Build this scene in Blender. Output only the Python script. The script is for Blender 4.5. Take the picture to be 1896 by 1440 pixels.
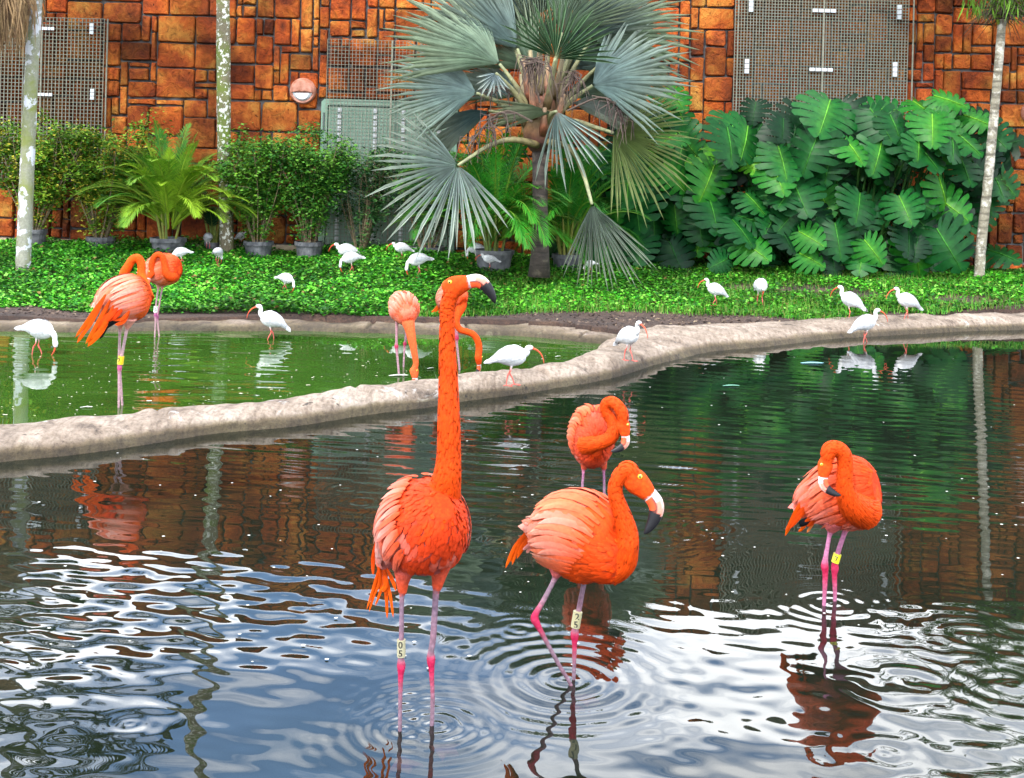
import bpy, bmesh, math, random
import numpy as np
from mathutils import Vector, Matrix, kdtree

for o in list(bpy.data.objects):
    bpy.data.objects.remove(o, do_unlink=True)
scene = bpy.context.scene
COL = scene.collection
R = math.radians
random.seed(7)
RNG = np.random.default_rng(11)

# ------------------------------------------------------------------ camera
F, PW, PH = 2200.0, 1896.0, 1440.0       # focal length and frame of the photograph, in pixels
CAMH, HOR, ROLL = 1.65, -420.0, 0.026    # eye height over the water, horizon row from the centre, roll
cam_data = bpy.data.cameras.new("camera")
cam = bpy.data.objects.new("camera", cam_data)
COL.objects.link(cam)
cam_data.sensor_fit = 'HORIZONTAL'
cam_data.sensor_width = 36.0
cam_data.lens = 36.0 * F / PW
cam_data.shift_x = HOR * math.sin(ROLL) / PW
cam_data.shift_y = HOR * math.cos(ROLL) / PW
cam_data.clip_start = 0.05
cam_data.clip_end = 2000.0
cam.matrix_world = Matrix.Translation((0, 0, CAMH)) @ Matrix.Rotation(R(90), 4, 'X') @ Matrix.Rotation(ROLL, 4, 'Z')
scene.camera = cam

# ------------------------------------------------------------------ world and sun
CLOUD_OFF = (5.2, 2.2, 0.0)
SUN_EL, SUN_AZ = R(50), R(205)           # azimuth clockwise from +Y: behind the camera, a little left
world = bpy.data.worlds.new("World")
scene.world = world
world.use_nodes = True
wn, wl = world.node_tree.nodes, world.node_tree.links
wn.clear()
w_out = wn.new('ShaderNodeOutputWorld')
w_bg = wn.new('ShaderNodeBackground')
w_sky = wn.new('ShaderNodeTexSky')
w_sky.sky_type = 'NISHITA'
w_sky.sun_disc = False
w_sky.sun_elevation = SUN_EL
w_sky.sun_rotation = SUN_AZ
w_sky.air_density = 1.0
w_sky.dust_density = 0.6
w_sky.ozone_density = 1.6
w_tc = wn.new('ShaderNodeTexCoord')
w_sep = wn.new('ShaderNodeSeparateXYZ')      # a flat layer of clouds, seen in perspective
w_add = wn.new('ShaderNodeMath'); w_add.operation = 'ADD'; w_add.inputs[1].default_value = 0.16
w_inv = wn.new('ShaderNodeMath'); w_inv.operation = 'DIVIDE'; w_inv.inputs[0].default_value = 1.0
w_map = wn.new('ShaderNodeVectorMath'); w_map.operation = 'SCALE'
w_off = wn.new('ShaderNodeVectorMath'); w_off.operation = 'ADD'; w_off.inputs[1].default_value = CLOUD_OFF
w_n = wn.new('ShaderNodeTexNoise')
w_n.inputs['Scale'].default_value = 1.5
w_n.inputs['Detail'].default_value = 7.0
w_n.inputs['Roughness'].default_value = 0.55
w_r = wn.new('ShaderNodeValToRGB')
w_r.color_ramp.elements[0].position = 0.375
w_r.color_ramp.elements[1].position = 0.55
w_mix = wn.new('ShaderNodeMix')
w_mix.data_type = 'RGBA'
w_mix.inputs[7].default_value = (52.0, 53.0, 54.5, 1)
wl.new(w_tc.outputs['Generated'], w_sep.inputs[0])
wl.new(w_sep.outputs['Z'], w_add.inputs[0])
wl.new(w_add.outputs[0], w_inv.inputs[1])
wl.new(w_tc.outputs['Generated'], w_map.inputs[0])
wl.new(w_inv.outputs[0], w_map.inputs['Scale'])
wl.new(w_map.outputs[0], w_off.inputs[0])
wl.new(w_off.outputs[0], w_n.inputs['Vector'])
wl.new(w_n.outputs['Fac'], w_r.inputs['Fac'])
wl.new(w_r.outputs['Color'], w_mix.inputs[0])
w_mul = wn.new('ShaderNodeVectorMath'); w_mul.operation = 'MULTIPLY'; w_mul.inputs[1].default_value = (4.7, 5.1, 5.4)
wl.new(w_sky.outputs['Color'], w_mul.inputs[0])
wl.new(w_mul.outputs[0], w_mix.inputs[6])
wl.new(w_mix.outputs[2], w_bg.inputs['Color'])
w_bg.inputs['Strength'].default_value = 0.11
wl.new(w_bg.outputs['Background'], w_out.inputs['Surface'])

sun_data = bpy.data.lights.new("sun", 'SUN')
sun_data.energy = 4.6
sun_data.angle = R(3)
sun_data.color = (1.0, 0.95, 0.87)
sun = bpy.data.objects.new("sun", sun_data)
COL.objects.link(sun)
sdir = Vector((math.sin(SUN_AZ) * math.cos(SUN_EL), math.cos(SUN_AZ) * math.cos(SUN_EL), math.sin(SUN_EL)))
sun.rotation_euler = sdir.to_track_quat('Z', 'Y').to_euler()
sun.location = sdir * 30

vs = scene.view_settings
vs.view_transform = 'Standard'
vs.look = 'None'
vs.exposure = 0.25
vs.gamma = 1.0
vs.use_curve_mapping = False
scene.cycles.max_bounces = 5
scene.cycles.diffuse_bounces = 2
scene.cycles.glossy_bounces = 3
scene.cycles.transmission_bounces = 3
scene.cycles.transparent_max_bounces = 8
scene.cycles.caustics_reflective = False
scene.cycles.caustics_refractive = False

# ------------------------------------------------------------------ pixel <-> place
CR, SR = math.cos(ROLL), math.sin(ROLL)
def at(u, v, Y):
    """the point at depth Y that the photograph shows at (u, v)"""
    du, dv = u - PW / 2, v - PH / 2
    x, y = du * CR + dv * SR, -du * SR + dv * CR
    return Vector((x * Y / F, Y, CAMH - (y - HOR) * Y / F))
def onz(u, v, z=0.0):
    """the point at height z that the photograph shows at (u, v)"""
    du, dv = u - PW / 2, v - PH / 2
    x, y = du * CR + dv * SR, -du * SR + dv * CR
    Y = F * (CAMH - z) / (y - HOR)
    return Vector((x * Y / F, Y, z))

ALB = 0.60                               # picture values are brighter than the surfaces' own colours
def lin(r, g, b, a=1.0):
    f = lambda c: (c / 255) / 12.92 if c <= 10 else (((c / 255) + 0.055) / 1.055) ** 2.4
    return (f(r) * ALB, f(g) * ALB, f(b) * ALB, a)
def mixc(a, b, t):
    return tuple(a[i] + (b[i] - a[i]) * t for i in range(4))

# ------------------------------------------------------------------ objects
def tag(o, label=None, cat=None, group=None, kind=None):
    if label: o['label'] = label
    if cat: o['category'] = cat
    if group: o['group'] = group
    if kind: o['kind'] = kind
    return o
def empty(name, loc, label=None, cat=None, group=None):
    o = bpy.data.objects.new(name, None)
    o.empty_display_size = 0.1
    COL.objects.link(o)
    o.location = loc
    return tag(o, label, cat, group)

def new_mesh(name, verts, faces, mat, cols=None, smooth=False, face_mats=None):
    me = bpy.data.meshes.new(name)
    me.from_pydata([tuple(v) for v in verts], [], [tuple(f) for f in faces])
    for m in (mat if isinstance(mat, (list, tuple)) else [mat]):
        me.materials.append(m)
    if cols is not None and len(cols):
        a = me.color_attributes.new('Col', 'FLOAT_COLOR', 'POINT')
        a.data.foreach_set('color', np.asarray(cols, dtype=np.float32).reshape(-1))
    if face_mats is not None:
        me.polygons.foreach_set('material_index', np.asarray(face_mats, dtype=np.int32))
    if smooth:
        me.polygons.foreach_set('use_smooth', [True] * len(me.polygons))
    me.update()
    return me
def link(name, me, parent=None, loc=None):
    """link a mesh whose vertices are in world coordinates; under a parent they are made local to it"""
    o = bpy.data.objects.new(name, me)
    COL.objects.link(o)
    if parent is not None:
        o.parent = parent
        p, off = parent, Vector((0, 0, 0))
        while p is not None:
            off += p.location
            p = p.parent
        o.location = (0, 0, 0) if loc == 'local' else -off
        if loc != 'local':
            me.transform(Matrix.Translation(-off))
            o.location = (0, 0, 0)
    return o

class MB:
    """collects faces of one mesh, with a colour per vertex"""
    def __init__(self):
        self.v, self.f, self.c, self.m = [], [], [], []
    def add(self, vs_, fs, col, mi=0):
        n = len(self.v)
        self.v += [tuple(p) for p in vs_]
        self.f += [tuple(i + n for i in f) for f in fs]
        self.m += [mi] * len(fs)
        if len(vs_) and isinstance(col[0], (tuple, list, np.ndarray)):
            self.c += [tuple(c) for c in col]
        else:
            self.c += [tuple(col)] * len(vs_)
    def box(self, lo, hi, col, mi=0):
        x0, y0, z0 = lo; x1, y1, z1 = hi
        self.add([(x0,y0,z0),(x1,y0,z0),(x1,y1,z0),(x0,y1,z0),(x0,y0,z1),(x1,y0,z1),(x1,y1,z1),(x0,y1,z1)],
                 [(0,3,2,1),(4,5,6,7),(0,1,5,4),(1,2,6,5),(2,3,7,6),(3,0,4,7)], col, mi)
    def tube(self, pts, rad, col, seg=8, mi=0, cap=True):
        P = [Vector(p) for p in pts]
        n = len(P)
        rad = rad if isinstance(rad, (list, tuple)) else [rad] * n
        cols = col if isinstance(col[0], (list, tuple)) else [col] * n
        T0 = (P[1] - P[0]).normalized()
        L = T0.orthogonal().normalized()
        vv, cc, ff = [], [], []
        for i in range(n):
            T = (P[min(i + 1, n - 1)] - P[max(i - 1, 0)]).normalized()
            L = (L - T * L.dot(T)).normalized()
            D = T.cross(L)
            for k in range(seg):
                a = 2 * math.pi * k / seg
                vv.append(P[i] + (L * math.cos(a) + D * math.sin(a)) * rad[i])
                cc.append(cols[i])
        for i in range(n - 1):
            for k in range(seg):
                a, b = i * seg + k, i * seg + (k + 1) % seg
                ff.append((a, b, b + seg, a + seg))
        if cap:
            ff.append(tuple(range(seg))[::-1])
            ff.append(tuple((n - 1) * seg + k for k in range(seg)))
        self.add(vv, ff, cc, mi)
    def build(self, name, mat, parent=None, smooth=False):
        me = new_mesh(name, self.v, self.f, mat, self.c, smooth, self.m if isinstance(mat, (list, tuple)) else None)
        return link(name, me, parent)

def catmull(P, n):
    P = np.asarray(P, float)
    m = len(P)
    t = np.linspace(0, m - 1, n)
    i = np.minimum(t.astype(int), m - 2)
    f = (t - i)[:, None]
    p0, p1, p2, p3 = P[np.maximum(i - 1, 0)], P[i], P[i + 1], P[np.minimum(i + 2, m - 1)]
    return 0.5 * ((2 * p1) + (-p0 + p2) * f + (2 * p0 - 5 * p1 + 4 * p2 - p3) * f ** 2 + (-p0 + 3 * p1 - 3 * p2 + p3) * f ** 3)

# ------------------------------------------------------------------ materials
def nt(name):
    m = bpy.data.materials.new(name)
    m.use_nodes = True
    n = m.node_tree.nodes
    n.clear()
    out = n.new('ShaderNodeOutputMaterial')
    b = n.new('ShaderNodeBsdfPrincipled')
    m.node_tree.links.new(b.outputs[0], out.inputs[0])
    return m, n, m.node_tree.links, b, out
def noise(n, l, scale, detail=4, rough=0.55, vec=None, dist=0.0, coord='Object'):
    t = n.new('ShaderNodeTexNoise')
    t.inputs['Scale'].default_value = scale
    t.inputs['Detail'].default_value = detail
    t.inputs['Roughness'].default_value = rough
    t.inputs['Distortion'].default_value = dist
    if vec is None:
        tc = n.new('ShaderNodeTexCoord'); vec = tc.outputs[coord]
    l.new(vec, t.inputs['Vector'])
    return t
def ramp(n, l, fac, stops):
    r = n.new('ShaderNodeValToRGB')
    e = r.color_ramp.elements
    while len(e) < len(stops): e.new(0.5)
    for i, (p, c) in enumerate(stops):
        e[i].position = p
        e[i].color = c if len(c) == 4 else (*c, 1)
    l.new(fac, r.inputs['Fac'])
    return r
def mixn(n, l, a, b, fac, mode='MIX'):
    m = n.new('ShaderNodeMix'); m.data_type = 'RGBA'; m.blend_type = mode
    for s, k in ((a, 6), (b, 7), (fac, 0)):
        if hasattr(s, 'is_output'): l.new(s, m.inputs[k])
        else: m.inputs[k].default_value = s
    return m.outputs[2]
def bump(n, l, b, h, strength=0.4, dist=0.01, prev=None):
    p = n.new('ShaderNodeBump')
    p.inputs['Strength'].default_value = strength
    p.inputs['Distance'].default_value = dist
    l.new(h, p.inputs['Height'])
    if prev is not None: l.new(prev, p.inputs['Normal'])
    l.new(p.outputs[0], b.inputs['Normal'])
    return p.outputs[0]
def plain(name, col, rough=0.6, metal=0.0, var=0.25, scale=8, bmp=0.15):
    m, n, l, b, out = nt(name)
    t = noise(n, l, scale, 5)
    c = ramp(n, l, t.outputs['Fac'], [(0.3, mixc(col, (0, 0, 0, 1), var)), (0.7, mixc(col, (1, 1, 1, 1), var * 0.25))])
    l.new(c.outputs[0], b.inputs['Base Color'])
    b.inputs['Roughness'].default_value = rough
    b.inputs['Metallic'].default_value = metal
    if bmp: bump(n, l, b, t.outputs['Fac'], bmp, 0.01)
    return m
def vcol(name, rough=0.5, var=0.25, scale=30, bmp=0.2, bdist=0.004, trans=0.0, stretch=None, spec=0.5, coord='Object', sheen=0.0):
    """colour from the vertex attribute, broken up by noise"""
    m, n, l, b, out = nt(name)
    a = n.new('ShaderNodeAttribute'); a.attribute_name = 'Col'
    vec = None
    if stretch:
        tc = n.new('ShaderNodeTexCoord'); mp = n.new('ShaderNodeMapping')
        mp.inputs['Scale'].default_value = stretch
        l.new(tc.outputs[coord], mp.inputs['Vector']); vec = mp.outputs[0]
    t = noise(n, l, scale, 5, 0.6, vec, coord=coord)
    r = ramp(n, l, t.outputs['Fac'], [(0.3, (1 - var,) * 3), (0.72, (1 + var * 0.3,) * 3)])
    c = mixn(n, l, a.outputs['Color'], r.outputs[0], 1.0, 'MULTIPLY')
    l.new(c, b.inputs['Base Color'])
    b.inputs['Roughness'].default_value = rough
    b.inputs['Specular IOR Level'].default_value = spec
    if sheen:
        b.inputs['Sheen Weight'].default_value = sheen
    if bmp: bump(n, l, b, t.outputs['Fac'], bmp, bdist)
    if trans:
        tr = n.new('ShaderNodeBsdfTranslucent'); l.new(c, tr.inputs['Color'])
        mx = n.new('ShaderNodeMixShader'); mx.inputs[0].default_value = trans
        l.new(b.outputs[0], mx.inputs[1]); l.new(tr.outputs[0], mx.inputs[2]); l.new(mx.outputs[0], out.inputs[0])
    return m
# ------------------------------------------------------------------ ground, pond bed, rims
def sstep(a, b, x):
    t = np.clip((np.asarray(x, float) - a) / (b - a), 0, 1)
    return t * t * (3 - 2 * t)
class Waves2:
    """smooth random field made of sines, for soft unevenness"""
    def __init__(self, seed, scale, n=14):
        r = np.random.default_rng(seed)
        a = r.uniform(0, 2 * np.pi, n); k = scale * r.uniform(0.5, 1.8, n)
        self.kx, self.ky, self.p = k * np.cos(a), k * np.sin(a), r.uniform(0, 6.28, n)
    def __call__(self, x, y):
        x, y = np.asarray(x, float), np.asarray(y, float)
        return sum(np.sin(a * x + b * y + c) for a, b, c in zip(self.kx, self.ky, self.p)) / math.sqrt(len(self.p) / 2) / 1.4

# front waterline of the long rim (divider, then far edge of the front pond): u, v, width
RIM_A = [(-420,925,.44),(-200,890,.44),(0,856,.44),(120,842,.43),(250,825,.42),(400,805,.40),(520,792,.38),(640,775,.37),(760,758,.36),
         (870,742,.36),(980,727,.36),(1080,710,.38),(1150,694,.42),(1200,680,.52),(1240,668,.70),(1285,657,.86),(1330,651,.95),(1400,643,.95),
         (1500,632,.85),(1600,624,.72),(1700,618,.60),(1800,613,.58),(1896,610,.58),(2100,606,.58),(2400,604,.6)]
# front waterline of the far rim of the back pond
RIM_B = [(-420,606,.5),(-200,610,.5),(0,613,.45),(150,615,.42),(300,613,.42),(450,613,.45),(560,613,.55),(660,616,.62),(760,619,.64),
         (860,620,.64),(940,621,.60),(1000,626,.52),(1060,632,.46),(1110,637,.42),(1150,644,.40),(1176,652,.40)]
def rim_path(P, n):
    pts = np.array([[*onz(u, v)[:2], w] for u, v, w in P])
    return catmull(pts, n)
def rim_normals(C):
    t = np.gradient(C[:, :2], axis=0)
    t /= np.linalg.norm(t, axis=1)[:, None]
    return np.stack([-t[:, 1], t[:, 0]], 1)
A_path = rim_path(RIM_A, 620); A_nrm = rim_normals(A_path)
B_path = rim_path(RIM_B, 380); B_nrm = rim_normals(B_path)
A_mid = A_path[:, :2] + A_nrm * A_path[:, 2:3] * 0.5
B_mid = B_path[:, :2] + B_nrm * B_path[:, 2:3] * 0.5
JX = B_path[-1, 0]
def yA(x): return np.interp(x, A_mid[:, 0], A_mid[:, 1])
def yOut(x):
    x = np.asarray(x, float)
    b = np.interp(x, B_mid[:, 0], B_mid[:, 1])
    a = yA(x)
    return np.where(x > JX, a, np.maximum(a, b))

gw = Waves2(3, 1.4)
def bank_z(x, y):
    return 0.09 + 0.25 * sstep(11.9, 14.8, y) + 0.015 * gw(x, y)
def ground_z(x, y):
    z = np.where(y > yOut(x) + 0.05, bank_z(x, y), -0.7)
    return np.where(y < 2.2, 0.1, z)

soil_m, n, l, b, out = nt("soil")
t1 = noise(n, l, 3.0, 6, 0.6); t2 = noise(n, l, 45.0, 6, 0.7)
c1 = ramp(n, l, t1.outputs['Fac'], [(0.3, lin(52, 34, 26)), (0.55, lin(80, 56, 42)), (0.75, lin(120, 92, 70))])
c2 = ramp(n, l, t2.outputs['Fac'], [(0.35, (0.35,) * 3), (0.65, (1.25,) * 3)])
l.new(mixn(n, l, c1.outputs[0], c2.outputs[0], 1.0, 'MULTIPLY'), b.inputs['Base Color'])
b.inputs['Roughness'].default_value = 0.95
bump(n, l, b, t2.outputs['Fac'], 0.9, 0.03)

xs = np.concatenate([[-600, -150, -40, -18], np.arange(-12, 12.01, 0.15), [18, 40, 150, 600]])
ys = np.concatenate([[-600, -120, -30, -8], np.arange(0, 17.01, 0.1), [22, 40, 150, 700]])
GX, GY = np.meshgrid(xs, ys)
GZ = ground_z(GX, GY)
GZ = np.where(GY > 17.1, 0.34, GZ)
far = (np.abs(GX) > 12.1)
GZ = np.where(far & (GY > 1) & (GY < 17), 0.2, GZ)
nx, ny = len(xs), len(ys)
def grid_faces(nx, ny):
    i = np.arange(nx - 1)[None, :] + np.arange(ny - 1)[:, None] * nx
    return np.stack([i, i + 1, i + 1 + nx, i + nx], -1).reshape(-1, 4)
gm = new_mesh("ground", np.stack([GX, GY, GZ], -1).reshape(-1, 3), grid_faces(nx, ny), soil_m, smooth=True)
tag(link("ground", gm), kind="structure")

# bed of the ponds
bed_m, n, l, b, out = nt("pond_bed")
t1 = noise(n, l, 0.55, 5, 0.6); t2 = noise(n, l, 9, 7, 0.7); t3 = noise(n, l, 1.3, 5, 0.6)
c1 = ramp(n, l, t1.outputs['Fac'], [(0.35, lin(26, 26, 22)), (0.5, lin(46, 44, 32)), (0.65, lin(42, 54, 28))])
c2 = ramp(n, l, t2.outputs['Fac'], [(0.35, (0.3,) * 3), (0.62, (1.2,) * 3)])
l.new(mixn(n, l, c1.outputs[0], c2.outputs[0], 1.0, 'MULTIPLY'), b.inputs['Base Color'])
b.inputs['Roughness'].default_value = 0.9
bump(n, l, b, t2.outputs['Fac'], 0.6, 0.03)
bw = Waves2(8, 2.2)
def bed_z(x, y):
    shallow = sstep(0.9, 2.2, x) * (1 - sstep(5.2, 7.5, y))
    z = -0.095 - 0.22 * sstep(4.2, 5.8, y) * (1 - shallow)
    z = z + 0.035 * shallow * sstep(4.0, 4.4, y)
    back = sstep(0.0, 0.4, y - yA(x))
    return z * (1 - back) - 0.17 * back + 0.006 * bw(x, y)
bx = np.arange(-11, 11.01, 0.12); by = np.arange(0.9, 13.6, 0.1)
BX, BY = np.meshgrid(bx, by)
bm_ = new_mesh("pond_bed", np.stack([BX, BY, bed_z(BX, BY)], -1).reshape(-1, 3), grid_faces(len(bx), len(by)), bed_m, smooth=True)
tag(link("pond_bed", bm_), kind="structure")

# concrete rims
rim_m, n, l, b, out = nt("weathered_concrete")
tc = n.new('ShaderNodeTexCoord')
t1 = noise(n, l, 1.6, 7, 0.65, dist=0.6); t2 = noise(n, l, 38, 8, 0.75); t3 = noise(n, l, 6, 7, 0.72)
c1 = ramp(n, l, t1.outputs['Fac'], [(0.28, lin(122, 106, 92)), (0.5, lin(174, 156, 138)), (0.72, lin(210, 196, 180))])
c2 = ramp(n, l, t2.outputs['Fac'], [(0.34, (0.5, 0.47, 0.45)), (0.5, (0.95,) * 3), (0.68, (1.2,) * 3)])
c3 = ramp(n, l, t3.outputs['Fac'], [(0.33, (0.20, 0.17, 0.15)), (0.42, (0.72, 0.68, 0.65)), (0.54, (1,) * 3)])
mp = n.new('ShaderNodeMapping'); mp.inputs['Rotation'].default_value = (0, 0, 0.5); mp.inputs['Scale'].default_value = (34, 7, 10)
l.new(tc.outputs['Object'], mp.inputs['Vector'])
t6 = noise(n, l, 1.0, 5, 0.65, mp.outputs[0])
c6 = ramp(n, l, t6.outputs['Fac'], [(0.36, (0.62, 0.58, 0.55)), (0.5, (1,) * 3), (0.66, (1.15,) * 3)])      # brush strokes left in the render coat
t7 = noise(n, l, 13, 3, 0.5)
c7 = ramp(n, l, t7.outputs['Fac'], [(0.27, (0.1, 0.08, 0.07)), (0.31, (1,) * 3)])                            # pits
cc = mixn(n, l, c1.outputs[0], c2.outputs[0], 0.85, 'MULTIPLY')
cc = mixn(n, l, cc, c3.outputs[0], 0.9, 'MULTIPLY')
cc = mixn(n, l, cc, c6.outputs[0], 0.8, 'MULTIPLY')
cc = mixn(n, l, cc, c7.outputs[0], 0.9, 'MULTIPLY')
sep = n.new('ShaderNodeSeparateXYZ'); l.new(tc.outputs['Object'], sep.inputs[0])
wz = n.new('ShaderNodeMath'); wz.operation = 'MULTIPLY_ADD'; wz.inputs[1].default_value = -0.07; l.new(t3.outputs['Fac'], wz.inputs[0]); l.new(sep.outputs['Z'], wz.inputs[2])
wet = ramp(n, l, wz.outputs[0], [(0.0, (0.22, 0.2, 0.12)), (0.018, (0.5, 0.46, 0.34)), (0.04, (1, 1, 1))])   # tide mark of algae at the water's edge
t5 = noise(n, l, 3.1, 6, 0.7, dist=0.8)
spl = ramp(n, l, t5.outputs['Fac'], [(0.62, (0, 0, 0)), (0.68, (0.7,) * 3)])
cc = mixn(n, l, cc, lin(236, 232, 226), spl.outputs[0])
cc = mixn(n, l, cc, wet.outputs[0], 1.0, 'MULTIPLY')
l.new(cc, b.inputs['Base Color'])
b.inputs['Roughness'].default_value = 0.88
bp = bump(n, l, b, t2.outputs['Fac'], 1.0, 0.02)
bp = bump(n, l, b, t6.outputs['Fac'], 0.6, 0.012, bp)
bump(n, l, b, t3.outputs['Fac'], 0.8, 0.05, bp)

CRACKS = [onz(1030, 717), onz(1192, 682), onz(700, 766), onz(1370, 646), onz(330, 814)]
def rim(name, path, nrm, prof, seed, label):
    w1, w2, w3 = Waves2(seed, 2.6), Waves2(seed + 1, 9.0), Waves2(seed + 2, 34.0)
    nP = len(prof)
    S_, Z_ = np.array([p[0] for p in prof])[None, :], np.array([p[1] for p in prof])[None, :] + np.zeros((len(path), 1))
    X_, Y_, W_ = path[:, 0:1], path[:, 1:2], path[:, 2:3]
    dip = np.min([np.abs(X_ - c.x + .12 * (c.y - Y_)) for c in CRACKS], axis=0)
    px, py = X_ + nrm[:, 0:1] * S_ * W_, Y_ + nrm[:, 1:2] * S_ * W_
    jj = 0.010 * w1(px, py) + 0.009 * w2(px, py * 1.3) + 0.0035 * w3(px, py) - np.where((dip < .016) & (Z_ > .03), .022, 0)
    wob = 0.018 * w1(px * 1.7 + 9, py * 1.7) * np.where(Z_ <= 0.06, 1, .4)
    V = np.stack([px + nrm[:, 0:1] * wob, py + nrm[:, 1:2] * wob, Z_ + jj * np.where(Z_ > .01, 1, .3)], -1).reshape(-1, 3)
    me = new_mesh(name, V, [tuple(f[::-1]) for f in grid_faces(nP, len(path))], rim_m, smooth=True)
    return tag(link(name, me), label, "kerb")
prof = [(-.10,-.26),(-.03,-.05),(0,0.0),(.035,.04),(.08,.078),(.15,.104),(.28,.120),(.42,.128),(.58,.130),(.72,.126),(.85,.108),(.94,.065),(.99,.0),(1.05,-.1),(1.12,-.26)]
rim("pond_rim", A_path, A_nrm, prof, 21, "long pale weathered concrete rim that divides the two ponds and runs on to the right")
profB = [(s, z * 0.42 if z > 0 else z) for s, z in prof]
rim("pond_rim", B_path, B_nrm, profB, 31, "low pale concrete rim along the far side of the green pond")

# ------------------------------------------------------------------ water
def water_mat(name, murk, murk_fac, tint, ior=1.5, rough=0.0):
    m, n, l, b, out = nt(name)
    n.remove(b)
    fr = n.new('ShaderNodeFresnel'); fr.inputs['IOR'].default_value = ior
    gl = n.new('ShaderNodeBsdfGlossy'); gl.inputs['Roughness'].default_value = rough
    gl.inputs['Color'].default_value = (1, 1, 1, 1)
    tr = n.new('ShaderNodeBsdfTransparent'); tr.inputs['Color'].default_value = tint
    df = n.new('ShaderNodeBsdfDiffuse')
    t = noise(n, l, 0.6, 4)
    c = ramp(n, l, t.outputs['Fac'], [(0.35, mixc(murk, (0, 0, 0, 1), 0.45)), (0.65, murk)])
    l.new(c.outputs[0], df.inputs['Color'])
    m1 = n.new('ShaderNodeMixShader'); m1.inputs[0].default_value = murk_fac
    l.new(tr.outputs[0], m1.inputs[1]); l.new(df.outputs[0], m1.inputs[2])
    m2 = n.new('ShaderNodeMixShader')
    l.new(fr.outputs[0], m2.inputs[0]); l.new(m1.outputs[0], m2.inputs[1]); l.new(gl.outputs[0], m2.inputs[2])
    l.new(m2.outputs[0], out.inputs[0])
    return m
water_front = water_mat("front_pond_water", (0.012, 0.022, 0.014, 1), 0.25, (0.46, 0.52, 0.42, 1), 1.48)
water_back = water_mat("green_pond_water", (0.036, 0.092, 0.012, 1), 0.70, (0.42, 0.55, 0.25, 1), 1.52)

def ripple(x, y):
    """height of the front pond's surface, in metres"""
    r = np.random.default_rng(5)
    h = np.zeros_like(x)
    near = 1 - sstep(3.9, 5.2, y)
    left = 1 - sstep(-0.9, 0.9, x)
    m1, m2, m3 = Waves2(41, 1.5), Waves2(42, 0.9), Waves2(43, 2.4)
    mask1 = np.clip(0.55 + 0.5 * m1(x, y), 0.1, 1.3)
    mask2 = np.clip(0.5 + 0.6 * m2(x, y), 0.05, 1.3)
    # cross-running wavelets of the foreground
    for k in range(16):
        a = r.normal(math.pi / 2, 0.42); lam = r.uniform(0.07, 0.19); ph = r.uniform(0, 6.28)
        kk = 2 * math.pi / lam
        wob = 0.35 * m3(x + k, y - k)
        h += (0.0046 * lam) * (near * (0.42 + 0.45 * left) + 0.04) * mask1 * np.sin(kk * (np.cos(a) * x + np.sin(a) * y) + ph + wob)
    # long low swells
    for k in range(6):
        a = r.normal(math.pi / 2, 0.5); lam = r.uniform(0.35, 0.8); ph = r.uniform(0, 6.28)
        kk = 2 * math.pi / lam
        h += (0.0022 * lam) * (0.05 + 1 - sstep(3.3, 4.3, y)) * np.sin(kk * (np.cos(a) * x + np.sin(a) * y) + ph)
    # fine wind ripples farther out
    farr = sstep(4.4, 6.2, y)
    for k in range(12):
        a = r.normal(math.pi / 2 - 0.12, 0.22); lam = r.uniform(0.07, 0.2); ph = r.uniform(0, 6.28)
        kk = 2 * math.pi / lam
        h += (0.0034 * lam) * farr * (.35 + .65 * sstep(-1.2, .8, x)) * mask2 * np.sin(kk * (np.cos(a) * x + np.sin(a) * y) + ph + 0.5 * m3(x - k, y + k))
    # rings: u, v, wavelength, reach, slope
    for (u, v, lam, reach, sl) in [(1048,1258,.075,.30,.13),(806,1342,.05,.20,.10),(745,1352,.05,.14,.07),(1318,978,.05,.16,.16),(1262,990,.05,.14,.12),
            (1215,1000,.06,.2,.08),(640,905,.05,.10,.16),(668,930,.05,.12,.16),(690,905,.04,.06,.12),(718,878,.05,.08,.12),(890,1024,.04,.06,.14),(925,1020,.04,.06,.14),
            (1645,958,.04,.07,.14),(1655,975,.04,.06,.12),(1410,1000,.05,.14,.09),(1540,1117,.06,.2,.06),(1690,1262,.085,.26,.09),(1800,1180,.08,.26,.06),
            (1640,1395,.07,.18,.08),(1480,1320,.1,.3,.05),(240,1340,.05,.07,.06),(590,1123,.05,.06,.10),(250,1060,.05,.06,.08),
            (1100,972,.06,.2,.05),(960,1165,.05,.12,.07),(1870,1270,.08,.25,.1),(760,1290,.05,.1,.05)]:
        p = onz(u, v)
        d = np.sqrt((x - p.x) ** 2 + (y - p.y) ** 2)
        h += 0.75 * sl * lam / 6.28 * np.exp(-(d / reach) ** 1.6) * np.sin(2 * math.pi * d / lam) * np.minimum(1, d / 0.02)
    # ripples pushed past the right-hand bird
    d = (y - 0.28 * x)
    h += 0.0011 * near * sstep(0.6, 1.3, x) * np.clip(0.6 + 0.6 * m1(x + 4, y), 0, 1.2) * np.sin(2 * math.pi * d / 0.13 + 1.2 * m3(x, y))
    return h
us = np.arange(-420, 2330, 4.2)
rows = 680
PX = np.array([onz(u, 700, 0)[0] / onz(u, 700, 0)[1] for u in us])
V = np.zeros((rows, len(us), 3))
for j, s in enumerate(PX):
    # where the ray of this column meets the middle of the rim
    yy = np.linspace(5, 14, 900)
    k = np.argmax(yy > yA(s * yy))
    yend = yy[k]
    q = np.linspace(1 / 2.15, 1 / yend, rows)
    y = 1 / q
    V[:, j, 0] = s * y; V[:, j, 1] = y
V[..., 2] = ripple(V[..., 0], V[..., 1])
me = new_mesh("pond_water", V.reshape(-1, 3), grid_faces(len(us), rows), water_front, smooth=True)
o = tag(link("pond_water", me), kind="structure")
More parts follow.
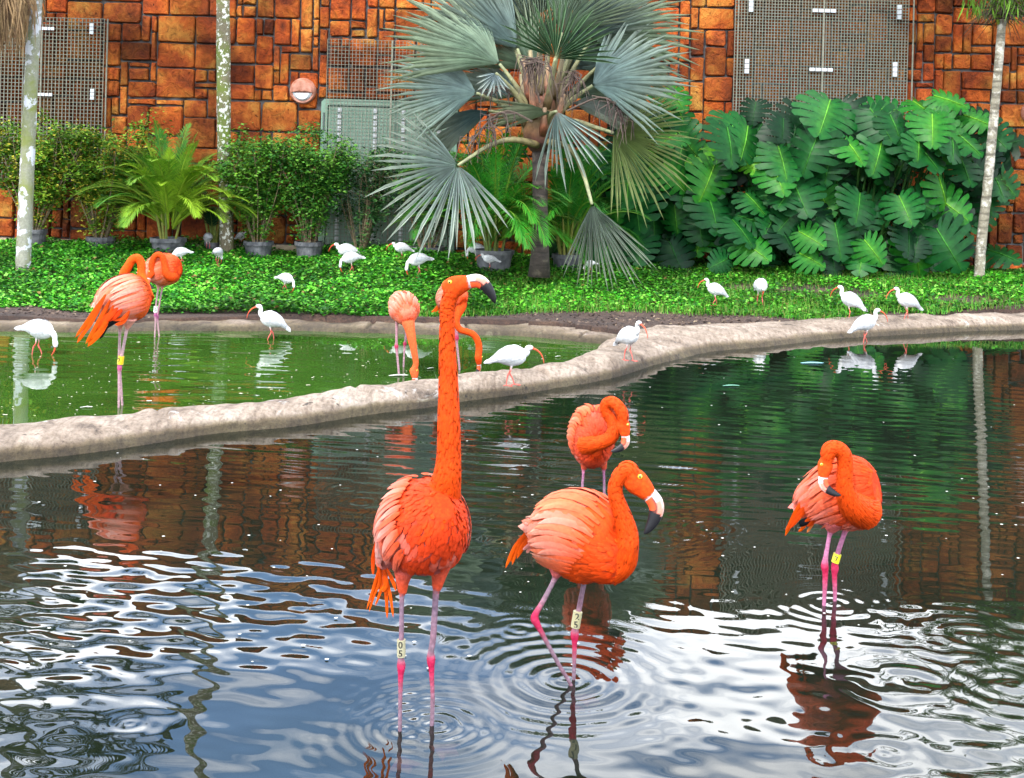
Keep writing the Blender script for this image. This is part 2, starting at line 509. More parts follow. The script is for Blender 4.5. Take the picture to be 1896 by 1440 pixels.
# back pond
xsb = np.arange(-8.5, JX + 0.15, 0.035)
rowsb = 150
V = np.zeros((rowsb, len(xsb), 3))
for j, x in enumerate(xsb):
    y0, y1 = float(yA(x)), max(float(yA(x)) + 0.02, float(np.interp(x, B_mid[:, 0], B_mid[:, 1])))
    V[:, j, 0] = x; V[:, j, 1] = np.linspace(y0, y1, rowsb)
x, y = V[..., 0], V[..., 1]
h = np.zeros_like(x); r = np.random.default_rng(9); m2 = Waves2(52, 1.1)
for k in range(14):
    a = r.normal(math.pi / 2, 0.3); lam = r.uniform(0.1, 0.3); kk = 2 * math.pi / lam
    h += 0.0022 * lam * np.clip(0.5 + 0.7 * m2(x, y), 0.03, 1.3) * np.sin(kk * (np.cos(a) * x + np.sin(a) * y) + r.uniform(0, 6.28) + 0.5 * m2(x + k, y))
V[..., 2] = h
me = new_mesh("pond_water", V.reshape(-1, 3), grid_faces(len(xsb), rowsb), water_back, smooth=True)
tag(link("pond_water", me), kind="structure")

# ------------------------------------------------------------------ stone wall
WY = 16.0
def wp(u, v, y=WY):
    p = at(u, v, y); return p.x, p.z
stone_m, n, l, b, out = nt("rust_stone")
a = n.new('ShaderNodeAttribute'); a.attribute_name = 'Col'
t1 = noise(n, l, 2.3, 7, 0.62, dist=0.4); t2 = noise(n, l, 26, 5, 0.6); t3 = noise(n, l, 9, 8, 0.7, dist=1.5); t4 = noise(n, l, 1.1, 5, 0.6)
c1 = ramp(n, l, t1.outputs['Fac'], [(0.32, lin(126, 62, 34)), (0.43, lin(190, 88, 38)), (0.54, lin(216, 116, 46)), (0.67, lin(232, 162, 74))])
c2 = ramp(n, l, t3.outputs['Fac'], [(0.30, (0.22, 0.19, 0.18)), (0.45, (0.85, 0.82, 0.8)), (0.65, (1.2, 1.2, 1.15))])
c4 = ramp(n, l, t4.outputs['Fac'], [(0.37, (0.22, 0.20, 0.20)), (0.50, (1, 1, 1))])
pits = ramp(n, l, t2.outputs['Fac'], [(0.30, (0.12, 0.09, 0.08)), (0.36, (1, 1, 1))])
cc = mixn(n, l, c1.outputs[0], c2.outputs[0], 0.9, 'MULTIPLY')
cc = mixn(n, l, cc, c4.outputs[0], 0.8, 'MULTIPLY')
cc = mixn(n, l, cc, pits.outputs[0], 0.9, 'MULTIPLY')
cc = mixn(n, l, cc, a.outputs['Color'], 1.0, 'MULTIPLY')
l.new(cc, b.inputs['Base Color'])
b.inputs['Roughness'].default_value = 0.85
b.inputs['Specular IOR Level'].default_value = 0.15
bp = bump(n, l, b, t3.outputs['Fac'], 0.9, 0.05)
bump(n, l, b, pits.outputs[0], 0.6, 0.02, bp)
mortar_m = plain("dark_mortar", lin(38, 26, 22), 0.95, var=0.5, scale=6, bmp=0.5)

wall = empty("stone_wall", (0, WY, 0.1), "tall wall of rust orange irregular stone blocks behind the whole garden", "wall")
X0, X1, ZT, ZL = -10.2, 10.2, 4.35, 4.0
mb = MB()
STEPX = wp(486, 0)[0]
mb.box((X0, WY + .02, 0.0), (STEPX, WY + .5, ZL - 0.02), (1, 1, 1, 1))
mb.box((STEPX + .002, WY + .02, 0.0), (X1, WY + .5, ZT - 0.02), (1, 1, 1, 1))
mb.build("backing", mortar_m, wall)
CELL = 0.127
ncx, ncz = int((X1 - X0) / CELL), int((ZT - 0.1) / CELL)
occ = np.zeros((ncx, ncz), bool)
rs = random.Random(12)
rects = []
SZ = [(2,2),(3,2),(2,3),(3,3),(2,1),(3,1),(1,1),(1,2),(4,2),(2,2),(3,2),(2,3),(4,3),(1,3)]
for k in range(ncz):
    for i in range(ncx):
        if occ[i, k]: continue
        ch = SZ[:]; rs.shuffle(ch)
        for (w, h) in ch + [(1, 2), (2, 1), (1, 1)]:
            if i + w <= ncx and k + h <= ncz and not occ[i:i + w, k:k + h].any():
                occ[i:i + w, k:k + h] = True
                rects.append((i, k, w, h)); break
jit = np.random.default_rng(4)
LX = X0 + np.arange(ncx + 1) * CELL + jit.uniform(-.035, .035, ncx + 1)
LZ = 0.1 + np.arange(ncz + 1) * CELL + jit.uniform(-.03, .03, ncz + 1)
# the round lamp and the green door are let into the stones
DX0, DZ1 = wp(597, 183); DX1, _ = wp(848, 195)
def stone(x0, x1, z0, z1):
    g = rs.uniform(.006, .012)
    x0 += g + rs.uniform(0, .006); x1 -= g + rs.uniform(0, .006); z0 += g + rs.uniform(0, .006); z1 -= g + rs.uniform(0, .006)
    c = min(x1 - x0, z1 - z0) * rs.uniform(.03, .11)
    ol = [(x0 + c, z0), (x1 - c, z0), (x1, z0 + c), (x1, z1 - c), (x1 - c, z1), (x0 + c, z1), (x0, z1 - c), (x0, z0 + c)]
    ol = [(a + rs.uniform(-.010, .007), b_ + rs.uniform(-.010, .007)) for a, b_ in ol]
    cx, cz = (x0 + x1) / 2, (z0 + z1) / 2
    dep = rs.uniform(.035, .065)
    vv, ff = [], []
    for (ins, y) in ((0, WY + .03), (0, WY - dep * .55), (.016, WY - dep * .95)):
        for a, b_ in ol:
            d = math.hypot(a - cx, b_ - cz)
            k = 1 - ins / d
            vv.append((cx + (a - cx) * k, y + (rs.uniform(-.006, .006) if ins else 0), cz + (b_ - cz) * k))
    vv.append((cx + rs.uniform(-.04, .04), WY - dep - rs.uniform(0, .018), cz + rs.uniform(-.03, .03)))
    for r_ in range(2):
        for k in range(8):
            p, q = r_ * 8 + k, r_ * 8 + (k + 1) % 8
            ff.append((p, q, q + 8, p + 8))
    for k in range(8):
        ff.append((16 + k, 16 + (k + 1) % 8, 24))
    return vv, ff
def in_frame(x0, x1, z0, z1):
    a0, _ = wp(0, 200); a1, _ = wp(1896, 200)
    w = max(0, min(x1, a1) - max(x0, a0)); h = max(0, min(z1, 3.95) - max(z0, 0.35))
    return w * h
cand = []
for (i, k, w, h) in rects:
    x0, x1, z0, z1 = LX[i], LX[i + w], LZ[k], LZ[k + h]
    lim = ZL if x1 < STEPX + .1 else ZT
    if k + h >= ncz: z1 = lim
    if z0 > lim - .06: continue
    z1 = min(z1, lim)
    if DX0 - .02 < (x0 + x1) / 2 < DX1 + .02 and z0 < DZ1 + .004:
        if z1 < DZ1 + .09: continue
        z0 = DZ1 + .004
    elif z0 < DZ1 and x0 < DX0 < x1: x1 = DX0 - .004
    elif z0 < DZ1 and x0 < DX1 < x1: x0 = DX1 + .004
    cand.append((in_frame(x0, x1, z0, z1), x0, x1, z0, z1))
cand.sort(reverse=True)
rest = MB()
for q, (ar, x0, x1, z0, z1) in enumerate(cand):
    vv, ff = stone(x0, x1, z0, z1)
    k = rs.uniform(.46, .98); rg = rs.uniform(-.16, .16)
    if rs.random() < .10: k *= .55
    col = (k, k * (1 + rg), k * (1 + rg * 1.6), 1)
    if q < 300:
        m = MB(); m.add(vv, ff, col); m.build("stone", stone_m, wall)
    else:
        rest.add(vv, ff, col)
tag(rest.build("stone_courses", stone_m, wall), kind="stuff")
curb = MB()
p0, p1 = wp(-100, 446)[0], wp(560, 460)[0]
curb.box((p0 - 2, WY - .42, 0.1), (p1, WY - .07, 0.46), lin(196, 178, 146))
tag(curb.build("kerb_strip", vcol("pale_kerb", 0.9, 0.35, 5, 0.3), None), "pale concrete strip along the foot of the stone wall behind the pots", "kerb")

# ------------------------------------------------------------------ grilles, door, lamps
wire_m = plain("galvanised_wire", lin(116, 114, 92), 0.7, 0.0, 0.2, 20, 0)
bright_m = plain("bright_zinc", lin(205, 210, 212), 0.4, 0.3, 0.15, 30, 0)
door_m = plain("sage_green_paint", lin(112, 152, 126), 0.45, 0.0, 0.22, 3, 0.05)
def grille(label, u0, v0, u1, v1, pitch, y, bars, plates, t=.0050, shade_dep=.048):
    (x0, z1), (x1, _) = wp(u0, v0, y), wp(u1, v0, y)
    z0 = wp(u0, v1, y)[1]
    g = empty("wire_grille", (x0, y, z0), label, "grille")
    m = MB()
    k = 0
    nxw = int((x1 - x0) / pitch); nzw = int((z1 - z0) / pitch)
    for i in range(nxw + 1):
        x = x0 + i * pitch
        m.box((x - t, y - t, z0), (x + t, y + t, z1), (1, 1, 1, 1))
    for i in range(nzw + 1):
        z = z1 - i * pitch
        m.box((x0, y - .004 + t, z - t * .8), (x0 + nxw * pitch, y + shade_dep, z + t * .8), (1, 1, 1, 1))      # bars deepened on edge, an added shape that shades the stones behind
    m.build("wire_mesh", wire_m, g)
    for (u, w) in bars:
        x = wp(u, (v0 + v1) / 2, y)[0]
        m = MB(); m.box((x - w, y - .03, z0), (x + w, y - .0105, z1), (1, 1, 1, 1)); m.build("bar", wire_m, g)
    for (u, v, w, h) in plates:
        x, z = wp(u, v, y)
        m = MB()
        n_ = 4 if w > h else 3
        for i in range(n_):       # a clip of small plates
            f0, f1 = i / n_, (i + .86) / n_
            if w > h: m.box((x - w + 2 * w * f0, y - .036, z - h), (x - w + 2 * w * f1, y - .012, z + h), (1, 1, 1, 1))
            else: m.box((x - w, y - .036, z - h + 2 * h * f0), (x + w, y - .012, z - h + 2 * h * f1), (1, 1, 1, 1))
        m.build("latch", bright_m, g)
    # stand-offs that carry the mesh on the wall
    for fx in (.06, .94):
        for fz in (.05, .95):
            cx, cz = x0 + (x1 - x0) * fx, z0 + (z1 - z0) * fz
            m = MB()
            m.box((cx - .012, y + .006, cz - .012), (cx + .012, WY + .01, cz + .012), (1, 1, 1, 1))
            m.build("bracket", wire_m, g)
    return g
GYY = WY - 0.16
grille("square wire grille on the wall behind the leaning left palm trunk", -70, 28, 197, 330, .0487, GYY, [(76, .01), (197, .008)], [(90, 53, .09, .02), (171, 53, .025, .075), (85, 175, .1, .02), (172, 174, .025, .075)])
grille("wire grille above and over the green double door", 607, 72, 840, 470, .0478, GYY, [(722, .012)], [], .0030, .012)
grille("large double leaf wire grille above the glossy split leaf plants", 1364, -62, 1688, 330, .0405, GYY, [(1522, .012), (1688, .008), (1364, .008)],
       [(1390, 8, .028, .1), (1526, 20, .16, .022), (1664, 22, .028, .1), (1382, 122, .028, .1), (1520, 129, .16, .022), (1656, 128, .028, .1)])

door = empty("double_door", ((DX0 + DX1) / 2, WY - .05, .34), "sage green metal double door with pale ladder strips behind wire mesh", "door")
m = MB()
fw = .085
yb, yf = WY + .015, WY - .075
zb = 0.36
m.box((DX0, yf, zb), (DX0 + fw, yb, DZ1 - fw), (1,) * 4); m.box((DX1 - fw, yf, zb), (DX1, yb, DZ1 - fw), (1,) * 4)
m.add([(DX0, yf, DZ1 - fw), (DX0, yf, DZ1 - .04), (DX0 + .04, yf, DZ1), (DX1 - .04, yf, DZ1), (DX1, yf, DZ1 - .04), (DX1, yf, DZ1 - fw),
       (DX0, yb, DZ1 - fw), (DX0, yb, DZ1 - .04), (DX0 + .04, yb, DZ1), (DX1 - .04, yb, DZ1), (DX1, yb, DZ1 - .04), (DX1, yb, DZ1 - fw)],
      [(0, 5, 4, 3, 2, 1), (0, 1, 7, 6), (1, 2, 8, 7), (2, 3, 9, 8), (3, 4, 10, 9), (4, 5, 11, 10), (5, 0, 6, 11)], (1,) * 4)
m.build("frame", door_m, door)
mid = wp(722, 300)[0]
for (a0, a1) in ((DX0 + fw + .012, mid - .007), (mid + .007, DX1 - fw - .012)):
    m = MB(); m.box((a0, WY - .055, zb + .02), (a1, WY + .005, DZ1 - fw - .012), (1,) * 4)
    lf = m.build("leaf", door_m, door)
for u in (628, 694, 746, 812):
    x = wp(u, 300)[0]
    m = MB()
    ztop = DZ1 - fw - .03
    for i in range(22):
        z = ztop - i * .082
        m.box((x - .024, WY - .085, z - .06), (x + .024, WY - .057, z), (1,) * 4)
    m.build("ladder_strip", bright_m, door)
m = MB(); hx, hz = wp(601, 222); m.box((hx - .008, yf - .02, hz - .14), (hx + .008, yf - .002, hz + .1), (.3,) * 4); m.build("pull_bar", plain("dark_steel", lin(60, 66, 64), .4, .5), door)

shell_m = plain("terracotta_paint", lin(190, 104, 58), 0.6, 0, 0.4, 12, 0.2)
opal_m = plain("opal_glass", lin(222, 226, 230), 0.25, 0, 0.05, 5, 0)
def bulkhead(u, v, rpx, label):
    x, z = wp(u, v); r_ = rpx * WY / F
    o = empty("wall_lamp", (x, WY - .04, z), label, "lamp")
    N = 28
    m = MB()
    ring = lambda rad, y: [(x + rad * math.cos(2 * math.pi * k / N), y, z + rad * math.sin(2 * math.pi * k / N)) for k in range(N)]
    vv = ring(r_, WY + .01) + ring(r_, WY - .10) + ring(r_ * .9, WY - .125) + ring(r_ * .8, WY - .12)
    ff = [(i * N + k, i * N + (k + 1) % N, (i + 1) * N + (k + 1) % N, (i + 1) * N + k) for i in range(3) for k in range(N)]
    ff.append(tuple(range(3 * N, 4 * N)))
    m.add(vv, ff, (1,) * 4); m.build("housing", shell_m, o)
    m = MB()      # hood over the upper half, lower edge dips in the middle
    pts = [(x + r_ * .88 * math.cos(R(a)), z + r_ * .88 * math.sin(R(a))) for a in range(-8, 189, 14)] + [(x - r_ * .25, z + r_ * .02), (x, z - r_ * .06), (x + r_ * .25, z + r_ * .02)]
    k = len(pts)
    m.add([(a, WY - .124, c) for a, c in pts] + [(x + (a - x) * .8, WY - .16, z + (c - z) * .85) for a, c in pts],
          [(i, (i + 1) % k, (i + 1) % k + k, i + k) for i in range(k)] + [tuple(range(k, 2 * k))], (1,) * 4)
    m.build("hood", shell_m, o)
    m = MB()
    pts = [(x + r_ * .76 * math.cos(R(a)), z + r_ * .76 * math.sin(R(a))) for a in range(190, 351, 10)]
    k = len(pts)
    m.add([(a, WY - .122, c) for a, c in pts] + [(x + (a - x) * .7, WY - .15, z - .02 + (c - z) * .7) for a, c in pts],
          [(i, (i + 1) % k, (i + 1) % k + k, i + k) for i in range(k)] + [tuple(range(k, 2 * k))], (1,) * 4)
    m.build("diffuser", opal_m, o)
bulkhead(563, 169, 24, "round terracotta bulkhead lamp with white lower half beside the green door")
bulkhead(1906, 210, 20, "round terracotta bulkhead lamp cut by the right edge of the picture")
# ------------------------------------------------------------------ plants
leaf_m = vcol("glossy_leaf", 0.40, 0.42, 9, 0.2, 0.006, trans=0.15, spec=0.11)
palm_m = vcol("palm_leaf", 0.5, 0.3, 10, 0.15, 0.004, trans=0.18, spec=0.2)
silver_m = vcol("silver_palm_leaf", 0.55, 0.28, 9, 0.15, 0.004, trans=0.12, spec=0.12)
cover_m = vcol("ground_cover_leaf", 0.5, 0.45, 1.6, 0.0, trans=0.25, spec=0.15)
twig_m = vcol("twig_bark", 0.85, 0.35, 30, 0.4, 0.004)
dead_m = vcol("dry_frond", 0.85, 0.4, 20, 0.3, 0.004, trans=0.15)

def bark(name, base, patch, lo, hi, ring=0.0, green=None, scale=9):
    m, n, l, b, out = nt(name)
    t1 = noise(n, l, scale, 5, 0.6, dist=0.3); t2 = noise(n, l, 45, 5, 0.7); t3 = noise(n, l, 2.2, 4, 0.6)
    c = ramp(n, l, t2.outputs['Fac'], [(0.3, mixc(base, (0, 0, 0, 1), 0.45)), (0.7, base)]).outputs[0]
    if green:
        g = ramp(n, l, t3.outputs['Fac'], [(0.46, (0, 0, 0)), (0.60, (1, 1, 1))])
        c = mixn(n, l, c, green, g.outputs[0])
    p = ramp(n, l, t1.outputs['Fac'], [(lo, (0, 0, 0)), (hi, (1, 1, 1))])
    c = mixn(n, l, c, patch, p.outputs[0])
    h = t2.outputs['Fac']
    if ring:
        tc = n.new('ShaderNodeTexCoord'); mp = n.new('ShaderNodeMapping'); mp.inputs['Scale'].default_value = (0.15, 0.15, 1)
        l.new(tc.outputs['Object'], mp.inputs['Vector'])
        w = noise(n, l, ring, 3, 0.5, mp.outputs[0])
        rr = ramp(n, l, w.outputs['Fac'], [(0.40, (0.3, 0.28, 0.26)), (0.5, (1, 1, 1))])
        c = mixn(n, l, c, rr.outputs[0], 0.75, 'MULTIPLY')
        h = w.outputs['Fac']
    l.new(c, b.inputs['Base Color'])
    b.inputs['Roughness'].default_value = 0.85
    bump(n, l, b, h, 0.6, 0.015)
    return m

def frond(mb, base, az, el, length, droop, pairs, llen, lwid, col, curl=0.3, vee=0.35, rs_=None, rachis=None, stalk=0.22, ang=0.75, fall=0.12):
    """a feather frond: bent midrib with two rows of narrow leaflets"""
    rs_ = rs_ or random
    p = Vector(base); d = Vector((math.cos(az) * math.cos(el), math.sin(az) * math.cos(el), math.sin(el)))
    N = 18
    pts, tan = [p.copy()], [d.copy()]
    for i in range(N):
        d = (d + Vector((0, 0, -droop / N * (0.4 + 1.4 * i / N)))).normalized()
        p = p + d * (length / N); pts.append(p.copy()); tan.append(d.copy())
    rc = rachis or mixc(col, lin(170, 170, 60), .35)
    mb.tube(pts, [0.011 * length * (1 - i / (N + 1)) + .002 for i in range(N + 1)], rc, 5)
    for q in range(pairs):
        f = stalk + (1 - stalk) * (q + .5) / pairs
        i = min(int(f * N), N - 1); g = f * N - i
        o = pts[i].lerp(pts[i + 1], g); T = tan[i].lerp(tan[i + 1], g).normalized()
        S = T.cross(Vector((0, 0, 1)))
        S = S.normalized() if S.length > 1e-4 else Vector((1, 0, 0))
        U = S.cross(T).normalized()
        L = llen * math.sin(math.pi * min(1, .18 + .86 * (q + 1) / (pairs + 1)) ) ** .6 * rs_.uniform(.85, 1.1)
        for s in (-1, 1):
            a = ang * (1 - .35 * f) + rs_.uniform(-.1, .1)
            D = (S * s * math.sin(a) * 1.1 + T * math.cos(a) * (.9 + f) + U * vee).normalized()
            Wd = D.cross(U).normalized()
            w = lwid * rs_.uniform(.8, 1.1)
            c = mixc(col, (0, 0, 0, 1), rs_.uniform(0, .3))
            c2 = mixc(c, lin(190, 205, 60), rs_.uniform(0, .25))
            a1 = o + D * L * .45 + Vector((0, 0, -fall * L * .3)); a2 = o + D * L + Vector((0, 0, -fall * L * 1.6 - curl * L * .25))
            mb.add([o + Wd * w * .3, o - Wd * w * .3, a1 + Wd * w, a1 - Wd * w, a2], [(0, 1, 3, 2), (2, 3, 4)], [c, c, c, c, c2])

def flat_leaf(mb, o, D, N, L, w, col):
    """small pointed leaf with a fold"""
    B = N.cross(D)
    m = o + D * L * .45
    mb.add([o, m + B * w + N * w * .35, o + D * L, m - B * w + N * w * .35, m], [(0, 4, 1), (4, 2, 1), (0, 3, 4), (4, 3, 2)], col)

# --- ground cover on the bank: thousands of small leaves, as vertex arrays
def cover(name, n, xr, yr, keep, size, hgt, cols, seed, label, upright=.5):
    r = np.random.default_rng(seed)
    x = r.uniform(*xr, n); y = r.uniform(*yr, n)
    k = keep(x, y, r)
    x, y = x[k], y[k]; n = len(x)
    z = bank_z(x, y) + r.uniform(.15, 1, n) * hgt(x, y)
    az = r.uniform(0, 2 * np.pi, n); el = r.normal(.25, .5, n) * upright + .15
    L = size * r.uniform(.5, 1.6, n); w = L * r.uniform(.28, .42, n)
    D = np.stack([np.cos(az) * np.cos(el), np.sin(az) * np.cos(el), np.sin(el)], 1)
    S = np.stack([-np.sin(az), np.cos(az), r.normal(0, .35, n)], 1)
    P = np.stack([x, y, z], 1)
    V = np.stack([P, P + D * (L * .5)[:, None] + S * w[:, None], P + D * L[:, None] - [0, 0, .006], P + D * (L * .5)[:, None] - S * w[:, None]], 1).reshape(-1, 3)
    i = np.arange(n)[:, None] * 4
    Fc = (i + np.array([[0, 1, 2, 3]])).reshape(-1, 4)
    t = r.uniform(0, 1, n)[:, None]; pal = np.array(cols)
    C = pal[r.integers(0, len(pal), n)] * (.55 + .75 * t) * np.clip(1 + .34 * ew2(x * 1.6, y * 1.6), .55, 1.4)[:, None]; C[:, 3] = 1
    C = np.repeat(C, 4, axis=0)
    me = new_mesh(name, V, Fc, cover_m, C)
    return tag(link(name, me), label, "ground cover", kind="stuff")
EDGE = np.array([onz(u, v, .10)[:2] for u, v in [(-300,576),(0,570),(60,564),(130,572),(200,581),(300,590),(420,591),(520,588),(640,586),(760,585),(850,583),(960,580),(1060,579),(1160,579),(1260,581),(1380,584),(1450,586),(1540,592),(1640,587),(1720,588),(1820,582),(1896,582),(2200,580)]])
ew = Waves2(61, 3.0); ew2 = Waves2(62, 1.3); bare = Waves2(63, 1.6)
def edge_y(x, y): return np.interp(x, EDGE[:, 0], EDGE[:, 1]) + .10 * ew(x, y)
BP = [onz(1500, 548, .2), onz(1590, 545, .25), onz(1780, 560, .2), onz(1370, 535, .25)]
def thin(x, y):
    t = np.zeros_like(x)
    for p, rx, ry in zip(BP, (.75, .5, .7, .35), (.30, .22, .25, .2)):
        t = np.maximum(t, np.exp(-((x - p.x) / rx) ** 2 - ((y - p.y) / ry) ** 2))
    return t
def keep1(x, y, r):
    return (y > edge_y(x, y)) & (y < WY - .1) & (r.uniform(0, 1, len(x)) > thin(x, y) * 1.05)
cw = Waves2(64, 5.0)
LH = lambda x, y: np.clip(.10 + .05 * ew2(x, y) + .035 * cw(x, y), .02, .26) * (1.0 - .45 * sstep(-.2, 2.5, x)) * sstep(-.05, .45, y - edge_y(x, y)) + .012
cover("ground_cover", 320000, (-9.5, 9.5), (11.6, 15.95), keep1, .038, LH,
      [lin(84, 184, 40), lin(56, 152, 34), lin(110, 206, 50), lin(40, 116, 30), lin(34, 100, 30), lin(140, 216, 80)] * 8 + [lin(150, 120, 70)], 71, "dense bright green leafy ground cover on the bank")
def keepg(x, y, r):
    return (y > edge_y(x, y) - .1) & (y < WY - .3) & (x > -1.0) & (r.uniform(0, 1, len(x)) > thin(x, y) * .8)
def blades(name, n, seed, label):
    r = np.random.default_rng(seed)
    x = r.uniform(-1, 9.5, n); y = r.uniform(11.2, 15.6, n); k = keepg(x, y, r); x, y = x[k], y[k]; n = len(x)
    z = bank_z(x, y); h = r.uniform(.04, .11, n); a = r.uniform(0, 6.28, n); le = r.uniform(.01, .07, n)
    P = np.stack([x, y, z], 1); S = np.stack([-np.sin(a), np.cos(a), 0 * a], 1) * .004
    T = P + np.stack([np.cos(a) * le, np.sin(a) * le, h], 1)
    V = np.stack([P - S, P + S, T], 1).reshape(-1, 3)
    pal = np.array([lin(80, 165, 40), lin(60, 140, 36), lin(120, 185, 60), lin(150, 160, 80)])
    C = np.repeat(pal[r.integers(0, 4, n)], 3, axis=0)
    me = new_mesh(name, V, np.arange(3 * n).reshape(-1, 3), cover_m, C)
    return tag(link(name, me), label, "grass", kind="stuff")
blades("grass", 60000, 73, "short green grass blades on the right half of the bank")
# mulch and crumbs on the bare soil
r = np.random.default_rng(75); n_ = 16000
x = r.uniform(-8, 8, n_); y = r.uniform(10.2, 13.2, n_)
k = (y > yOut(x) + .2) & (y < edge_y(x, y) + .15); x, y = x[k], y[k]; n_ = len(x)
z = bank_z(x, y) + .004
V = np.stack([x, y, z], 1)[:, None, :] + r.normal(0, 1, (n_, 4, 3)) * np.array([.014, .014, .007])
pal = np.array([lin(70, 52, 44), lin(120, 98, 80), lin(50, 36, 32), lin(160, 140, 112)])
C = np.repeat(pal[r.choice(4, n_, p=[.4, .25, .28, .07])], 4, axis=0)
i = np.arange(n_)[:, None, None] * 4
Fc = (i + np.array([[0, 1, 2], [0, 2, 3], [0, 3, 1], [1, 3, 2]])[None]).reshape(-1, 3)
tag(link("mulch", new_mesh("mulch", V.reshape(-1, 3), Fc, twig_m, C)), "dark mulch and soil crumbs along the pond edge", "mulch", kind="stuff")

# --- palms with bare trunks
def trunk_pts(px, Y):
    return [at(u, v, Y) for u, v in px]
def palm_tree(name, label, px, rpx, Y, mat, crown_h, n_fr, flen, col, seed, lean=(0, 0), droop=1.6, el=(.1, 1.1), ruffle=False, llen=.42):
    rs_ = random.Random(seed)
    P = trunk_pts(px, Y)
    base = P[-1].copy(); base.z = float(bank_z(base.x, base.y)) - .05
    root = empty(name, base, label, "tree")
    P = [base] + P[::-1]
    top = P[-1].copy(); dr = (P[-1] - P[-3]).normalized()
    while top.z < crown_h - .3:
        dr = (dr + Vector((0, 0, .15))).normalized()
        top = top + dr * .5; P.append(top.copy())
    C3 = catmull([tuple(p) for p in P], 60)
    rr = rpx * Y / F
    m = MB()
    rad = [rr * (1.18 if i < 3 else 1.0) * (1 - .25 * i / 60) * (1 + .03 * math.sin(i * 1.9) + rs_.uniform(-.02, .02)) for i in range(60)]
    m.tube([Vector(p) for p in C3], rad, (1, 1, 1, 1), 14)
    m.build("trunk", mat, root, smooth=True)
    top = Vector(C3[-1])
    for k in range(n_fr):
        m = MB()
        az = 2 * math.pi * k / n_fr * 2.4 + rs_.uniform(-.3, .3)
        frond(m, top + Vector((rs_.uniform(-.05, .05), rs_.uniform(-.05, .05), rs_.uniform(-.1, .1))), az, rs_.uniform(*el), flen * rs_.uniform(.8, 1.1), droop, 46 if ruffle else 34, llen, .017, col,
              vee=.9 if ruffle and k % 2 else .2, rs_=rs_, ang=1.1 if ruffle else .8, fall=.5)
        m.build("frond", palm_m, root)
    return root, top
lichen = bark("lichen_palm_bark", lin(168, 168, 150), lin(216, 218, 226), .53, .57, 0, lin(132, 140, 72), 6)
mossy = bark("mossy_palm_bark", lin(140, 128, 100), lin(236, 236, 224), .55, .58, 0, lin(104, 124, 26), 20)
slim = bark("slim_palm_bark", lin(158, 150, 128), lin(206, 202, 188), .5, .62, 16, None, 12)
palm_tree("palm_tree", "grey lichen spotted palm trunk leaning at the left edge", [(66, 0), (60, 100), (54, 230), (49, 340), (45, 440), (43, 492)], 14, 13.4, lichen, 5.2, 13, 2.3, lin(52, 82, 34), 3)
palm_tree("palm_tree", "straight mossy palm trunk with white specks between the potted shrubs", [(413, 0), (414, 150), (415, 270), (418, 380), (420, 462)], 13.5, 15.2, mossy, 8.6, 13, 2.4, lin(52, 82, 34), 4)
rp, rtop = palm_tree("palm_tree", "slim pale ringed palm with fluffy green crown at the right edge", [(1856, 30), (1848, 130), (1838, 240), (1828, 350), (1818, 440), (1813, 510)], 10, 14.5, slim, 3.65, 18, 2.4, lin(84, 130, 36), 5, droop=1.35, el=(.75, 1.5), ruffle=True, llen=.34)
m = MB(); rs_ = random.Random(8)      # brown beard of old flower strands under the crown
tp = at(1858, 20, 14.45)
for k in range(260):
    a = rs_.uniform(0, 6.28); d = Vector((math.cos(a), math.sin(a), rs_.uniform(-.5, .3)))
    p0 = tp + Vector((0, 0, rs_.uniform(-.1, .35))); L = rs_.uniform(.2, .5)
    m.tube([p0, p0 + d * L * .6, p0 + d * L + Vector((0, 0, -.28 * L))], [.006, .004, .002], mixc(lin(92, 74, 52), lin(60, 52, 40), rs_.random()), 3)
m.build("flower_strands", dead_m, rp)
m = MB()
for k in range(420):                  # short green leaflets hanging in the crown's underside
    a = rs_.uniform(0, 6.28); q = rs_.uniform(.0, .75)
    p0 = tp + Vector((.28 + math.cos(a) * q, math.sin(a) * q * .8, rs_.uniform(.02, .5))); D = Vector((rs_.uniform(-.5, .5), rs_.uniform(-.4, .4), -1)).normalized()
    flat_leaf(m, p0, D, Vector((0, -1, 0)), rs_.uniform(.14, .3), .010, mixc(lin(120, 170, 40), lin(60, 100, 20), rs_.random()))
m.build("leaflets", palm_m, rp)

# dead fronds of a palm just outside the left edge
dp = empty("palm_tree", at(-75, 470, 13.2), "skirt of dry tan palm fronds hanging in the top left corner", "tree")
m = MB(); base = at(-75, 490, 13.2); base.z = .2
m.tube([base, base + Vector((.02, 0, 2.4)), base + Vector((0, 0, 5.6))], [.2, .17, .15], (1, 1, 1, 1), 12); m.build("trunk", lichen, dp, smooth=True)
rs_ = random.Random(19)
topd = base + Vector((-.10, 0, 3.48))
for k in range(11):
    m = MB(); a = -1.2 + k * .2 + rs_.uniform(-.2, .2)
    st = topd + Vector((.1, -.2 + .03 * k, rs_.uniform(-.25, .35)))
    for q in range(42):
        sp = rs_.uniform(-.22, .26); L = rs_.uniform(.6, 1.15)
        p1 = st + Vector((math.cos(a) * .45 + sp * .4, math.sin(a) * .35, -.05 + rs_.uniform(-.06, .06)))
        p2 = p1 + Vector((.12 + sp * .5, math.sin(a) * .2, -L * .55)); p3 = p2 + Vector((rs_.uniform(-.12, .10), rs_.uniform(-.05, .05), -L * .4))
        c = mixc(lin(196, 160, 112), lin(120, 88, 58), rs_.random())
        w = .011
        m.add([st, p1 + Vector((w, 0, 0)), p1 - Vector((w, 0, 0)), p2 + Vector((w, .0, 0)), p2 - Vector((w, 0, 0)), p3], [(0, 1, 2), (1, 3, 4, 2), (3, 5, 4)], c)
    m.build("dry_frond", dead_m, dp)
